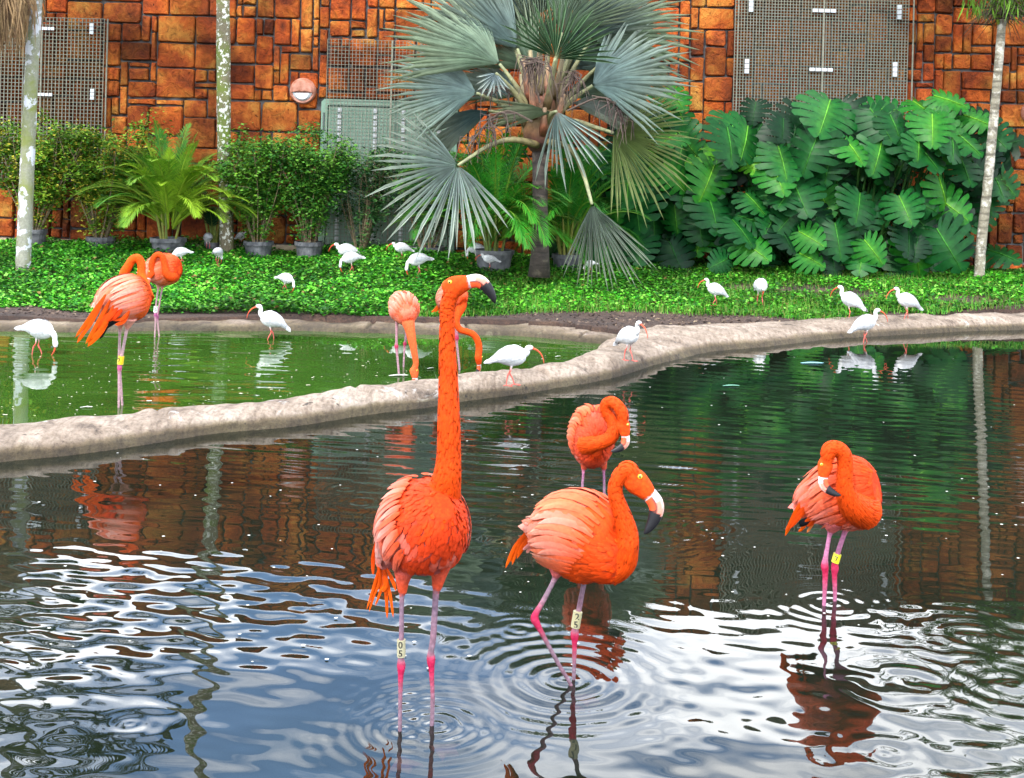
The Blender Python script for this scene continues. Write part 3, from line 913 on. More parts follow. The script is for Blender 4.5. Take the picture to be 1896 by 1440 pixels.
for k in range(11):
    m = MB(); frond(m, base + Vector((0, 0, 5.4)), k * 2.4, rs_.uniform(-.1, 1.0), 2.3, 1.7, 30, .42, .018, lin(52, 82, 34), rs_=rs_); m.build("frond", palm_m, dp)

# --- silver fan palm
BY_ = 13.6
tb = at(1000, 508, BY_); tb.z = float(bank_z(tb.x, tb.y)) - .05
fanp = empty("fan_palm", tb, "silver blue fan palm with stiff round leaves and dark ringed trunk", "tree")
trk = bark("dark_palm_trunk", lin(74, 62, 54), lin(112, 100, 86), .55, .7, 26, None, 10)
m = MB()
tpx = [(998, 512, 21), (1000, 470, 17), (1000, 400, 14.5), (1000, 330, 14), (1000, 275, 15)]
m.tube([at(u, v, BY_) for u, v, r_ in tpx], [r_ * BY_ / F for u, v, r_ in tpx], (1, 1, 1, 1), 14)
m.build("trunk", trk, fanp, smooth=True)
m = MB(); boot = vcol("leaf_base_boot", 0.7, 0.5, 12, 0.5, 0.02)
bpx = [(1000, 280, 17, lin(90, 50, 52)), (1000, 262, 32, lin(96, 50, 40)), (1002, 240, 34, lin(140, 96, 50)), (1004, 215, 28, lin(128, 110, 66)), (1006, 185, 22, lin(150, 92, 62)), (1010, 160, 14, lin(160, 96, 66))]
m.tube([at(u, v, BY_) for u, v, r_, c in bpx], [r_ * BY_ / F for u, v, r_, c in bpx], [c for *_, c in bpx], 12)
m.build("leaf_base", boot, fanp, smooth=True)
rs_ = random.Random(31)
for k in range(16):
    a = k * 2.4; zb = 262 - 6 * k; m = MB()
    c0 = at(1002, zb, BY_); rr = .2 - .006 * k
    d = Vector((math.cos(a), math.sin(a), 0)); P = [c0 + d * rr * .8, c0 + d * (rr + .05) + Vector((0, 0, .10)), c0 + d * (rr + .12) + Vector((0, 0, .26 + .02 * k))]
    cc_ = rs_.choice([lin(150, 84, 52), lin(120, 96, 54), lin(96, 58, 48), lin(168, 150, 100)])
    m.tube(P, [.06, .045, .022], [mixc(cc_, (0, 0, 0, 1), .3), cc_, mixc(cc_, lin(180, 170, 130), .5)], 6)
    m.build("leaf_base", boot, fanp, smooth=True)
def fan_leaf(hub, dirv, nrm, Rr, span, nseg, col, stem, droop=.06, cup=.12, rs_=random, tipc=None):
    H = Vector(hub); D = Vector(dirv).normalized(); N = Vector(nrm); N = (N - D * N.dot(D)).normalized(); B = N.cross(D)
    m = MB()
    st = span / nseg
    for i in range(nseg):
        ph = -span / 2 + (i + .5) * st
        ph += rs_.uniform(-.22, .22) * st; L = Rr * (.70 + .30 * math.cos(ph * .55)) * rs_.uniform(.80, 1.08); tw = rs_.uniform(-.10, .10) * Rr * (3.0 if rs_.random() < .10 else 1.0)
        c = mixc(col, (0, 0, 0, 1), rs_.uniform(0, .28)); ct = mixc(c, tipc or lin(205, 205, 170), .35)
        def P(a, r_, lift=0.0):
            d = D * math.cos(a) + B * math.sin(a)
            q = r_ / Rr
            return H + d * r_ + N * (lift + tw * max(0, q - .4) + cup * Rr * (1 - math.cos(ph)) * q - .10 * Rr * q * q) + Vector((0, 0, -droop * Rr * q * q * q))
        f = L * rs_.uniform(.25, .36); pl = .036 * Rr
        vv = [P(ph, .02 * Rr), P(ph - st / 2, f * .5, pl * .5), P(ph, f * .5, -pl * .5), P(ph + st / 2, f * .5, pl * .5),
              P(ph - st / 2, f, pl), P(ph, f, -pl), P(ph + st / 2, f, pl),
              P(ph - st * .22, L * .76, pl * .6), P(ph, L * .76, -pl * .6), P(ph + st * .22, L * .76, pl * .6), P(ph + rs_.uniform(-.2, .2) * st, L)]
        cl = [c] * 4 + [c, mixc(c, ct, .3), c] + [ct] * 4
        m.add(vv, [(0, 2, 1), (0, 3, 2), (1, 2, 5, 4), (2, 3, 6, 5), (4, 5, 8, 7), (5, 6, 9, 8), (7, 8, 10), (8, 9, 10)], cl)
    lf = m.build("fan_leaf", silver_m, fanp)
    s = MB()
    sp = catmull([tuple(p) for p in stem], 14)
    s.tube([Vector(p) for p in sp], [.045 - .028 * i / 13 for i in range(14)], [mixc(lin(128, 110, 62), lin(150, 156, 112), i / 13) for i in range(14)], 7)
    s.build("petiole", boot, lf, smooth=True)
SB, GB, DG, LG = lin(190, 216, 210), lin(186, 212, 184), lin(98, 138, 98), lin(184, 208, 134)
heart = at(1004, 225, BY_)
def FL(hub, tip, Rpx, span, col, dY=0.0, nrm=(0, -1, .25), via=None, nseg=27, droop=.06, cup=.12, tdY=0.0, tipc=None, start=None):
    hp = at(*hub, BY_ + dY); tp_ = at(*tip, BY_ + dY + tdY)
    s0 = start or at(1004 + (hub[0] - 1004) * .12, 240 + (hub[1] - 240) * .08, BY_ + dY * .2)
    st = [s0] + ([at(*q, BY_ + dY * .6) for q in via] if via else [s0.lerp(hp, .5) + Vector((0, 0, .05))]) + [hp]
    fan_leaf(hp, tp_ - hp, nrm, Rpx * BY_ / F, span, nseg, col, st, droop, cup, random.Random(int(hub[0] * 7 + hub[1])), tipc)
# back row first
FL((990, 130), (905, 30), 165, 1.7, GB, .35, (.1, -1, .3))
FL((1042, 128), (1135, 40), 165, 1.7, SB, .35, (-.1, -1, .3))
FL((958, 90), (850, -30), 200, 1.3, SB, .3, (.15, -1, .35))
FL((1065, 75), (1175, -40), 190, 1.3, SB, .3, (-.15, -1, .35))
FL((1000, 90), (985, -60), 170, 1.4, GB, .5, (0, -1, .1))
FL((975, 175), (850, 130), 150, 1.1, SB, .4, (.1, -.8, .6))
FL((1045, 175), (1190, 140), 160, 1.1, GB, .4, (-.1, -.8, .6))
FL((1020, 20), (1030, -170), 190, 2.2, SB, .75, (0, -1, .1), tdY=.3)
FL((985, 70), (860, -40), 200, 1.6, SB, .6, (.1, -1, .3), tdY=.2)
FL((1070, 95), (1230, 60), 210, 1.6, SB, .45, (-.1, -1, .4), tdY=.1)
FL((1110, 120), (1250, 190), 170, 1.5, GB, .25, (-.1, -.9, .5), tdY=.1)
FL((1040, 60), (1120, -80), 170, 1.8, GB, .15, (-.1, -1, .1), tdY=.1)
FL((968, 40), (930, -140), 190, 2.6, SB, .55, (0, -1, .1), tdY=.3)
FL((1085, 45), (1180, -90), 200, 2.6, GB, .5, (-.1, -1, .2), tdY=.3)
FL((1095, 70), (1290, 20), 205, 1.9, GB, .3, (-.2, -1, .5), tdY=.1)
FL((940, 55), (800, -60), 185, 2.0, SB, .45, (.2, -1, .4), tdY=.2)
FL((925, 118), (775, 20), 225, 1.75, GB, .1, (.3, -.8, .6), tdY=-.1)
FL((882, 172), (725, 150), 180, 1.9, SB, -.1, (.2, -.8, .55), tdY=-.15, cup=.25)
FL((905, 205), (790, 250), 140, 1.1, lin(92, 120, 118), .25, (.1, -.6, .8))  # darker tone paints in the shade this leaf hangs in
FL((1028, 108), (1060, -40), 125, 2.9, DG, -.35, (0, -1, -.25), tdY=.05, tipc=lin(120, 140, 100))
FL((1097, 158), (1230, 110), 185, 2.3, SB, -.15, (-.2, -.8, .6), tdY=-.1, nseg=30)
FL((1060, 190), (1200, 205), 150, 1.3, lin(170, 180, 168), .2, (-.1, -.6, .9))
FL((1136, 246), (1250, 300), 165, 2.4, LG, -.3, (-.25, -.9, .3), tdY=-.1, via=[(1060, 225), (1100, 235)], nseg=30, tipc=lin(205, 205, 150))
FL((1022, 208), (900, 205), 125, .8, lin(116, 132, 100), -.3, (0, -.7, .7), nseg=12)
FL((1030, 206), (1065, 290), 125, 1.6, SB, -.45, (-.4, -.9, .25), nseg=14, droop=.12)
FL((848, 306), (770, 375), 165, 3.3, lin(206, 226, 218), -.55, (.1, -.95, .3), tdY=-.15, via=[(950, 258), (905, 270)], nseg=30, cup=.2, start=at(996, 268, BY_ - .15))
FL((1096, 378), (1128, 520), 160, 1.35, lin(206, 226, 208), -.6, (-.1, -.95, .2), tdY=-.1, via=[(1055, 275), (1078, 315)], nseg=22, droop=.0, start=at(1012, 262, BY_ - .15))
FL((918, 135), (905, 170), 45, 2.4, lin(170, 190, 195), -.3, (0, -1, .4), nseg=9)
# dry flower stalks
drs = random.Random(5)
def stalk(path, n_, L, dY):
    m = MB(); P = [at(u, v, BY_ + dY) for u, v in path]
    C3 = catmull([tuple(p) for p in P], 10)
    m.tube([Vector(p) for p in C3], .012, lin(96, 78, 66), 5)
    for k in range(n_):
        p = Vector(C3[drs.randint(4, 9)]); q = p + Vector((drs.uniform(-.5, .5) * L, drs.uniform(-.3, .2) * L, drs.uniform(-.35, .1) * L)); e = q + Vector((drs.uniform(-.2, .2) * L, 0, -drs.uniform(.4, .8) * L))
        m.tube([p, q, e], [.008, .007, .003], mixc(lin(74, 58, 54), lin(120, 100, 88), drs.random()), 4)
    m.build("flower_stalk", dead_m, fanp)
stalk([(1000, 190), (990, 150), (985, 115), (990, 108), (998, 120)], 46, .42, -.5)
stalk([(985, 225), (940, 205), (905, 225), (880, 255)], 34, .34, -.45)
stalk([(1040, 180), (1058, 140), (1062, 132), (1058, 155)], 26, .36, -.3)
stalk([(1050, 205), (1110, 180), (1140, 195), (1150, 215)], 30, .34, -.4)
stalk([(965, 190), (930, 160), (905, 168)], 16, .3, -.1)

# --- pots, shrubs, feather palms
pot_m = plain("black_plastic_pot", lin(52, 54, 62), 0.55, 0, 0.35, 10, 0.1)
soilpot_m = plain("potting_soil", lin(48, 36, 28), 0.95, 0, 0.4, 30, 0.6)
def pot(u, vt, wpx, Y, root=None, hpx=None):
    c = at(u, vt, Y); r_ = wpx / 2 * Y / F
    gz = float(bank_z(c.x, c.y)) - .02
    return c, r_, gz
def build_pot(root, c, r_, gz):
    m = MB(); N = 22
    prof_ = [(.80, gz), (.98, c.z - .05), (1.07, c.z - .05), (1.07, c.z), (.97, c.z), (.95, c.z - .035)]
    vv = [(c.x + r_ * k * math.cos(2 * math.pi * i / N), c.y + r_ * k * math.sin(2 * math.pi * i / N), z) for k, z in prof_ for i in range(N)]
    ff = [(j * N + i, j * N + (i + 1) % N, (j + 1) * N + (i + 1) % N, (j + 1) * N + i) for j in range(5) for i in range(N)] + [tuple(range(N))[::-1]]
    m.add(vv, ff, (1,) * 4); m.build("pot", pot_m, root)
    m = MB(); m.add([(c.x + r_ * .95 * math.cos(2 * math.pi * i / N), c.y + r_ * .95 * math.sin(2 * math.pi * i / N), c.z - .034) for i in range(N)], [tuple(range(N))], (1,) * 4)
    m.build("potting_soil", soilpot_m, root)
def shrub(label, u, vt, wpx, Y, top, spread, nst, nleaf, pal, seed, lsz=.045, low=.06):
    rs_ = random.Random(seed)
    c, r_, gz = pot(u, vt, wpx, Y)
    root = empty("potted_shrub", (c.x, c.y, gz), label, "potted plant", "leafy shrubs in black pots along the wall")
    build_pot(root, c, r_, gz)
    H = at(u, top, Y).z - c.z
    tips = []
    st = MB()
    for k in range(nst):
        a = rs_.uniform(0, 6.28); q = rs_.uniform(.3, 1) ** .7
        p0 = c + Vector((math.cos(a) * r_ * .4, math.sin(a) * r_ * .4, -.03))
        e = c + Vector((math.cos(a) * spread * q, math.sin(a) * min(spread, .38) * q, H * rs_.uniform(.65, 1.0)))
        mid_ = p0.lerp(e, .5) + Vector((rs_.uniform(-.1, .1), rs_.uniform(-.06, .06), .08 * H))
        P = [Vector(p) for p in catmull([tuple(p0), tuple(mid_), tuple(e)], 7)]
        tc_ = mixc(lin(104, 88, 62), lin(140, 122, 88), rs_.random())
        st.tube(P, [.010, .009, .008, .007, .006, .005, .003], tc_, 4, cap=False)
        tips.append(P)
        for b_ in range(3):
            i = rs_.randint(2, 5); d = Vector((rs_.uniform(-1, 1), rs_.uniform(-.6, .6), rs_.uniform(.1, .9))).normalized() * rs_.uniform(.15, .38)
            Q = [P[i], P[i] + d * .5, P[i] + d + Vector((0, 0, -.03))]
            st.tube(Q, [.005, .004, .002], tc_, 3, cap=False); tips.append(Q)
    st.build("stems", twig_m, root)
    m = MB()
    clumps = []
    for k in range(nleaf // 9):
        P = rs_.choice(tips); f = rs_.uniform(low, 1) ** .85; i = min(int(f * (len(P) - 1)), len(P) - 2)
        o_ = P[i].lerp(P[i + 1], f * (len(P) - 1) - i) + Vector((rs_.gauss(0, .05), rs_.gauss(0, .05), rs_.gauss(0, .04)))
        cb = rs_.choice(pal)
        for q in range(9):
            o2 = o_ + Vector((rs_.gauss(0, .045), rs_.gauss(0, .04), rs_.gauss(0, .045)))
            a = rs_.uniform(0, 6.28); e_ = rs_.uniform(-.5, .7)
            D = Vector((math.cos(a) * math.cos(e_), math.sin(a) * math.cos(e_), math.sin(e_)))
            N_ = Vector((rs_.gauss(0, .5), rs_.gauss(-.3, .5), 1)); N_ = (N_ - D * N_.dot(D)).normalized()
            L = lsz * rs_.uniform(.7, 1.4)
            flat_leaf(m, o2, D, N_, L, L * .3, mixc(cb, (0, 0, 0, 1), rs_.uniform(0, .35)))
    tag(m.build("foliage", leaf_m, root), kind="stuff")
G1 = [lin(128, 184, 50), lin(94, 156, 42), lin(66, 122, 36), lin(160, 204, 64), lin(214, 206, 70)]
G2 = [lin(96, 164, 54), lin(68, 134, 46), lin(46, 104, 40), lin(124, 184, 66)]
G3 = [lin(72, 126, 62), lin(50, 100, 52), lin(36, 78, 42), lin(108, 152, 82)]
shrub("potted shrub with yellow flecks behind the leaning left trunk", 66, 424, 40, 15.1, 232, .78, 26, 14000, G1, 101)
shrub("sparse twiggy potted shrub left of the yellow green feather palm", 187, 438, 50, 15.1, 234, .74, 26, 14000, G1, 102)
shrub("bright leafy potted shrub just right of the mossy trunk", 479, 446, 52, 15.0, 256, .52, 24, 12500, G2 + G1[:2], 103)
shrub("dense potted shrub before the left edge of the green door", 573, 447, 51, 15.0, 250, .60, 26, 14000, G2, 104)
shrub("thin dark potted shrub in front of the middle of the green door", 668, 462, 44, 15.25, 266, .48, 20, 4600, G3, 105)
shrub("dark potted shrub beside the lower left fan leaf of the silver palm", 790, 456, 62, 15.1, 284, .54, 20, 5600, G3, 106)

def feather_palm(label, u, vt, wpx, Y, n_fr, flen, col, seed, tips=None, up=(.5, 1.35), llen=.31, lwid=.0075, droop=1.45):
    rs_ = random.Random(seed)
    c, r_, gz = pot(u, vt, wpx, Y)
    root = empty("potted_palm", (c.x, c.y, gz), label, "potted plant", "feather palms in black pots")
    build_pot(root, c, r_, gz)
    m = MB()
    for k in range(9):
        a = rs_.uniform(0, 6.28); p = c + Vector((math.cos(a) * r_ * .4, math.sin(a) * r_ * .4, -.04))
        m.tube([p, p + Vector((math.cos(a) * .06, math.sin(a) * .06, .28)), p + Vector((math.cos(a) * .1, math.sin(a) * .1, .5))], [.018, .014, .01], mixc(lin(150, 150, 60), lin(90, 120, 50), rs_.random()), 6)
    m.build("canes", twig_m, root)
    for k in range(n_fr):
        m = MB(); az = 2.399 * k + rs_.uniform(-.25, .25)
        el = up[0] + (up[1] - up[0]) * rs_.random() ** .8
        cc = mixc(col[0], col[1], rs_.random())
        frond(m, c + Vector((math.cos(az) * .08, math.sin(az) * .08, rs_.uniform(.1, .42))), az, el, flen * rs_.uniform(.75, 1.1), droop * rs_.uniform(.8, 1.2), 34, llen, lwid, cc, rs_=rs_, vee=.35, stalk=.2, fall=.14, ang=.95)
        m.build("frond", palm_m, root)
feather_palm("yellow green feather palm in a pot between the twiggy shrub and mossy trunk", 312, 440, 62, 14.7, 84, 1.16, (lin(176, 220, 54), lin(46, 136, 36)), 201, up=(.4, 1.5), droop=1.5, llen=.27)
feather_palm("deep green feather palm in a pot left of the silver palm trunk", 915, 462, 70, 14.2, 70, 1.3, (lin(70, 178, 44), lin(36, 122, 36)), 202, droop=1.6, up=(.25, 1.5))
feather_palm("deep green feather palm in a pot right of the silver palm trunk", 1048, 470, 50, 14.5, 40, 1.15, (lin(64, 168, 44), lin(34, 116, 36)), 204, droop=1.6, up=(.25, 1.5))
feather_palm("small dark feather palm in a pot behind the mossy trunk", 395, 448, 30, 15.35, 9, .62, (lin(36, 84, 44), lin(28, 66, 36)), 203, llen=.2)

# --- split-leaf plants
def split_leaf_mesh(name, seed, cols):
    rs_ = random.Random(seed); m = MB()
    half = [(-.12, .08), (-.22, .26), (-.17, .47), (.0, .60), (.22, .62), (.44, .57), (.66, .45), (.86, .26), (1.02, .02)]
    M = catmull(half, 41); K = 7
    dark, rib = cols
    def zz(x, y): return -.55 * y * y - .30 * max(0, x - .3) ** 2 + .05
    for s in (1, -1):
        def P(q, t):
            i = q * 40; i0 = min(int(i), 39); mp = M[i0] * (1 - (i - i0)) + M[i0 + 1] * (i - i0)
            I = np.array([.93 * q ** 1.15, 0.0]); p = I + (mp - I) * t
            return Vector((p[0], s * p[1], zz(p[0], p[1]) + (.02 * math.sin(q * K * 2 * math.pi) * t)))
        for k in range(K):
            q0, q1 = k / K, (k + 1) / K
            g = rs_.uniform(.12, .22) / K
            qm = (q0 + q1) / 2; e = rs_.uniform(.90, 1.03)
            base_t = .30 + rs_.uniform(-.08, .10)
            c = mixc(dark, (0, 0, 0, 1), rs_.uniform(0, .18)); cl = mixc(c, rib, .06)
            vv = [P(q0, 0), P(q1, 0), P(q0, base_t), P(q1, base_t), P(q0 + g * .9, .76), P(q1 - g * .9, .76), P(q0 + g * 1.5, e), P(q1 - g * 1.3, e * .96), P(qm, 0), P(qm, base_t), P(qm, .76), P(qm, e * 1.03)]
            for q_ in (8, 9, 10): vv[q_] = vv[q_] + Vector((0, 0, -.006))
            ci = mixc(c, rib, .22); cc = [ci, ci, c, c, c, c, c, c, ci, cl, cl, c]
            ff = [(0, 8, 9, 2), (8, 1, 3, 9), (2, 9, 10, 4), (9, 3, 5, 10), (4, 10, 11, 6), (10, 5, 7, 11)]
            if s < 0: ff = [f[::-1] for f in ff]
            m.add(vv, ff, cc)
    m.tube([(-.02, 0, .056), (.4, 0, .056), (.93, 0, -.018)], [.016, .013, .004], rib, 4)
    return new_mesh(name, m.v, m.f, leaf_m, m.c, smooth=True)
SLC = [(lin(20, 96, 36), lin(112, 190, 60)), (lin(15, 78, 32), lin(70, 146, 50)), (lin(34, 118, 34), lin(130, 200, 54)), (lin(9, 50, 24), lin(38, 98, 38)), (lin(84, 164, 34), lin(170, 218, 58))]
SL = [split_leaf_mesh("split_leaf", 300 + i, SLC[i]) for i in range(5)] + [split_leaf_mesh("split_leaf", 310 + i, SLC[i]) for i in range(3)]
def place_leaf(root, hub, axis, nrm, L, mesh, yaw=0):
    X = Vector(axis).normalized(); Z = Vector(nrm); Z = (Z - X * Z.dot(X)).normalized(); Yv = Z.cross(X)
    o = bpy.data.objects.new("leaf", mesh); COL.objects.link(o); o.parent = root
    M4 = Matrix((X, Yv, Z)).transposed().to_4x4() @ Matrix.Scale(L, 4)
    M4.translation = Vector(hub) - root.location
    o.matrix_local = M4
def split_plant(label, leaves, base_u, base_v, Y, seed, fill=None):
    rs_ = random.Random(seed)
    b_ = at(base_u, base_v, Y); b_.z = float(bank_z(b_.x, b_.y))
    root = empty("split_leaf_plant", b_, label, "plant", "split leaf plants against the wall")
    stems = MB()
    for (u, v, L, ang, dY, mi) in leaves:
        h = at(u, v, Y + dY)
        a = R(ang) + rs_.uniform(-.15, .15)
        ax = Vector((math.cos(a), -.35 + rs_.uniform(-.7, .35), math.sin(a)))
        nr = Vector((rs_.uniform(-.7, .7), -1, rs_.uniform(.0, 1.1)))
        Lm = .98 * L * rs_.uniform(.8, 1.15) * Y / F
        place_leaf(root, h, ax, nr, Lm, SL[mi])
        s0 = b_ + Vector(((h.x - b_.x) * .55 + rs_.uniform(-.1, .1), rs_.uniform(.0, .25), rs_.uniform(.0, .2)))
        mid_ = s0.lerp(h, .6) + Vector((0, .15, .15))
        stems.tube([Vector(p) for p in catmull([tuple(s0), tuple(mid_), tuple(h)], 7)], [.016, .015, .014, .012, .011, .01, .009], lin(52, 92, 40), 5, cap=False)
    stems.build("stems", leaf_m, root)
    return root
def fill_leaves(u0, u1, top, bot, n_, seed, sz, dY=(.15, .7), mis=(1, 3, 3, 0)):  # back leaves default to the darkest greens, shade of the gaps put into colour
    rs_ = random.Random(seed); out_ = []
    for k in range(n_):
        u = rs_.uniform(u0, u1); t0 = np.interp(u, *zip(*top)); v = rs_.uniform(t0 + 10, bot)
        out_.append((u, v, rs_.uniform(*sz), -90 + rs_.gauss(0, 45), rs_.uniform(*dY), rs_.choice(mis)))
    return out_
TOPR = [(1290, 260), (1340, 205), (1400, 215), (1460, 195), (1520, 175), (1600, 185), (1680, 175), (1780, 180), (1860, 260)]
main_r = [(1345, 215, 66, -70, 0, 0), (1412, 232, 72, -130, .2, 3), (1535, 190, 92, -120, -.1, 0), (1612, 205, 88, -65, -.1, 1), (1480, 200, 70, -100, .3, 3), (1690, 190, 72, -40, .2, 2), (1560, 190, 66, -80, .35, 3),
    (1440, 275, 82, -80, -.25, 0), (1385, 285, 58, -85, -.2, 4), (1540, 285, 78, -110, -.3, 1), (1630, 265, 92, -105, -.3, 0), (1680, 255, 88, -65, -.2, 1), (1330, 290, 66, -100, -.1, 1), (1755, 240, 78, -50, -.15, 5),
    (1785, 215, 62, -30, .1, 2), (1470, 340, 74, -80, -.35, 1), (1590, 360, 78, -105, -.45, 6), (1665, 365, 78, -70, -.4, 0), (1735, 330, 84, -70, -.3, 2), (1310, 365, 74, -85, -.3, 1), (1380, 360, 58, -50, -.3, 0), (1500, 385, 66, -70, -.3, 3),
    (1355, 410, 72, -55, -.45, 6), (1440, 420, 66, -70, -.45, 3), (1545, 415, 84, -85, -.5, 1), (1480, 430, 58, -35, -.55, 7), (1600, 445, 56, -55, -.6, 7), (1735, 425, 86, -70, -.5, 1), (1375, 450, 66, -40, -.55, 7), (1480, 470, 56, -20, -.6, 7), (1680, 430, 70, -95, -.4, 3),
    (1345, 480, 50, -150, -.6, 6), (1700, 440, 60, -110, -.45, 3), (1800, 300, 72, -60, 0, 3), (1835, 320, 66, -80, .1, 1), (1265, 330, 60, -100, -.1, 1), (1540, 470, 60, -90, -.5, 3), (1640, 300, 60, -90, .1, 3), (1775, 290, 72, -85, 0, 1), (1420, 330, 60, -90, -.1, 0),
    (1570, 240, 60, -60, .1, 3), (1500, 250, 66, -80, .1, 1), (1400, 190, 46, -110, .3, 3), (1730, 180, 60, -20, .1, 2), (1820, 235, 66, -50, .1, 1)]
split_plant("big mound of glossy dark green split leaves under the double grille", main_r + fill_leaves(1290, 1840, TOPR, 475, 110, 411, (46, 80)) + fill_leaves(1300, 1770, TOPR, 470, 44, 413, (50, 84), (-.5, .1), (0, 1, 1, 2, 5, 6, 3)), 1560, 505, 14.9, 401)
TOPM = [(1040, 290), (1100, 270), (1150, 240), (1240, 180), (1300, 240)]
main_m = [(1235, 165, 70, -60, .35, 2), (1255, 205, 76, -80, .3, 0), (1200, 280, 72, -85, 0, 4), (1110, 280, 74, -95, 0, 2), (1150, 300, 66, -80, -.05, 2), (1180, 355, 90, -90, -.2, 1), (1250, 380, 72, -90, -.2, 5), (1215, 300, 76, -75, .1, 0), (1290, 400, 60, -80, -.25, 1), (1130, 350, 70, -100, .1, 1),
    (1240, 450, 70, -60, -.3, 3), (1190, 440, 60, -110, -.2, 3), (1060, 310, 66, -100, .1, 1), (1275, 280, 62, -70, .2, 1), (960, 265, 50, -90, .3, 2), (1040, 250, 46, -80, .3, 2), (900, 290, 44, -90, .3, 1), (1225, 230, 70, -100, .35, 5)]
split_plant("split leaf plant directly behind the silver fan palm", main_m + fill_leaves(1040, 1300, TOPM, 475, 52, 412, (50, 80)) + fill_leaves(1060, 1310, TOPM, 470, 16, 414, (50, 80), (-.4, .1), (0, 1, 2, 4, 5)), 1190, 500, 15.0, 402)
# ------------------------------------------------------------------ birds
def feather_mat(name, rough, var, scale, bmp, sheen=0.15):
    m, n, l, b, out = nt(name)
    a = n.new('ShaderNodeAttribute'); a.attribute_name = 'Col'
    t = noise(n, l, scale, 6, 0.65); t2 = noise(n, l, scale * 0.25, 3, 0.5)
    tc = n.new('ShaderNodeTexCoord')
    vo = n.new('ShaderNodeTexVoronoi'); vo.inputs['Scale'].default_value = 70; l.new(tc.outputs['Object'], vo.inputs['Vector'])
    r1 = ramp(n, l, t.outputs['Fac'], [(0.3, (1 - var,) * 3), (0.7, (1 + var * 0.3,) * 3)])
    r2 = ramp(n, l, vo.outputs['Distance'], [(0.0, (1.06,) * 3), (0.7, (1 - var * 1.3,) * 3)])
    c = mixn(n, l, a.outputs['Color'], r1.outputs[0], 1.0, 'MULTIPLY')
    c = mixn(n, l, c, r2.outputs[0], 0.7, 'MULTIPLY')
    l.new(c, b.inputs['Base Color'])
    b.inputs['Roughness'].default_value = rough
    b.inputs['Specular IOR Level'].default_value = 0.1
    b.inputs['Sheen Weight'].default_value = 0.0
    bp = bump(n, l, b, vo.outputs['Distance'], bmp, 0.004)
    bump(n, l, b, t.outputs['Fac'], bmp, 0.003, bp)
    return m
plume_m = feather_mat("flamingo_plumage", 0.75, 0.30, 120, 0.35)
white_m = feather_mat("white_plumage", 0.7, 0.10, 60, 0.35, 0.1)
quill_m = vcol("flight_feather", 0.62, 0.22, 60, 0.25, 0.002, trans=0.12, spec=0.08)
bill_m = vcol("bill_horn", 0.4, 0.2, 60, 0.2, 0.001, spec=0.2)
eye_m = vcol("eye", 0.08, 0.0, 10, 0)
band_m = vcol("leg_band_plastic", 0.4, 0.08, 60, 0)

class Loft:
    def __init__(self, P, ra, rb, n, seg, lat=None):
        D = catmull(np.concatenate([np.asarray(P, float), np.asarray(ra)[:, None], np.asarray(rb)[:, None]], 1), n)
        self.C = D[:, :3]; self.ra = np.maximum(D[:, 3], .0012); self.rb = np.maximum(D[:, 4], .0012)
        T = np.gradient(self.C, axis=0); T /= np.linalg.norm(T, axis=1)[:, None] + 1e-9
        if lat is None:
            lat = np.cross(T[0], [0, 0, 1.0])
            if np.linalg.norm(lat) < .2: lat = np.array([1.0, 0, 0])
        L = np.array(lat, float); LL, DD = [], []
        for i in range(n):
            L = L - T[i] * L.dot(T[i]); L /= np.linalg.norm(L) + 1e-9
            d = np.cross(L, T[i]); LL.append(L.copy()); DD.append(d)
        self.T, self.L, self.D = T, np.array(LL), np.array(DD)
        if self.D[n // 2][2] < 0 and abs(self.D[n // 2][2]) > .05: self.L, self.D = -self.L, -self.D
        th = np.arange(seg) / seg * 2 * np.pi
        self.th = th; self.n, self.seg = n, seg
        self.N = self.L[:, None, :] * np.sin(th)[None, :, None] / self.ra[:, None, None] + self.D[:, None, :] * np.cos(th)[None, :, None] / self.rb[:, None, None]
        self.N /= np.linalg.norm(self.N, axis=2)[..., None]
        self.V = self.C[:, None, :] + self.L[:, None, :] * (np.sin(th)[None, :, None] * self.ra[:, None, None]) + self.D[:, None, :] * (np.cos(th)[None, :, None] * self.rb[:, None, None])
    def faces(self):
        ff = []
        for i in range(self.n - 1):
            for k in range(self.seg):
                a, b_ = i * self.seg + k, i * self.seg + (k + 1) % self.seg
                ff.append((a, b_, b_ + self.seg, a + self.seg))
        ff.append(tuple(range(self.seg))[::-1]); ff.append(tuple((self.n - 1) * self.seg + k for k in range(self.seg)))
        return ff
    def at(self, t, th):
        """surface point and normal; t < 0 runs on past the tail"""
        tt = min(max(t, 0), 1) * (self.n - 1); i = min(int(tt), self.n - 2); f = tt - i
        j = (th / (2 * math.pi) % 1) * self.seg; j0 = int(j) % self.seg; g = j - int(j); j1 = (j0 + 1) % self.seg
        P = (self.V[i, j0] * (1 - g) + self.V[i, j1] * g) * (1 - f) + (self.V[i + 1, j0] * (1 - g) + self.V[i + 1, j1] * g) * f
        N = self.N[i, j0] * (1 - g) + self.N[i, j1] * g
        if t < 0:
            P = P + self.T[0] * t * self.length() - np.array([0, 0, .25]) * (t * self.length()) ** 2 * 4
        return P, N / (np.linalg.norm(N) + 1e-9)
    def length(self):
        return float(np.linalg.norm(np.diff(self.C, axis=0), axis=1).sum())

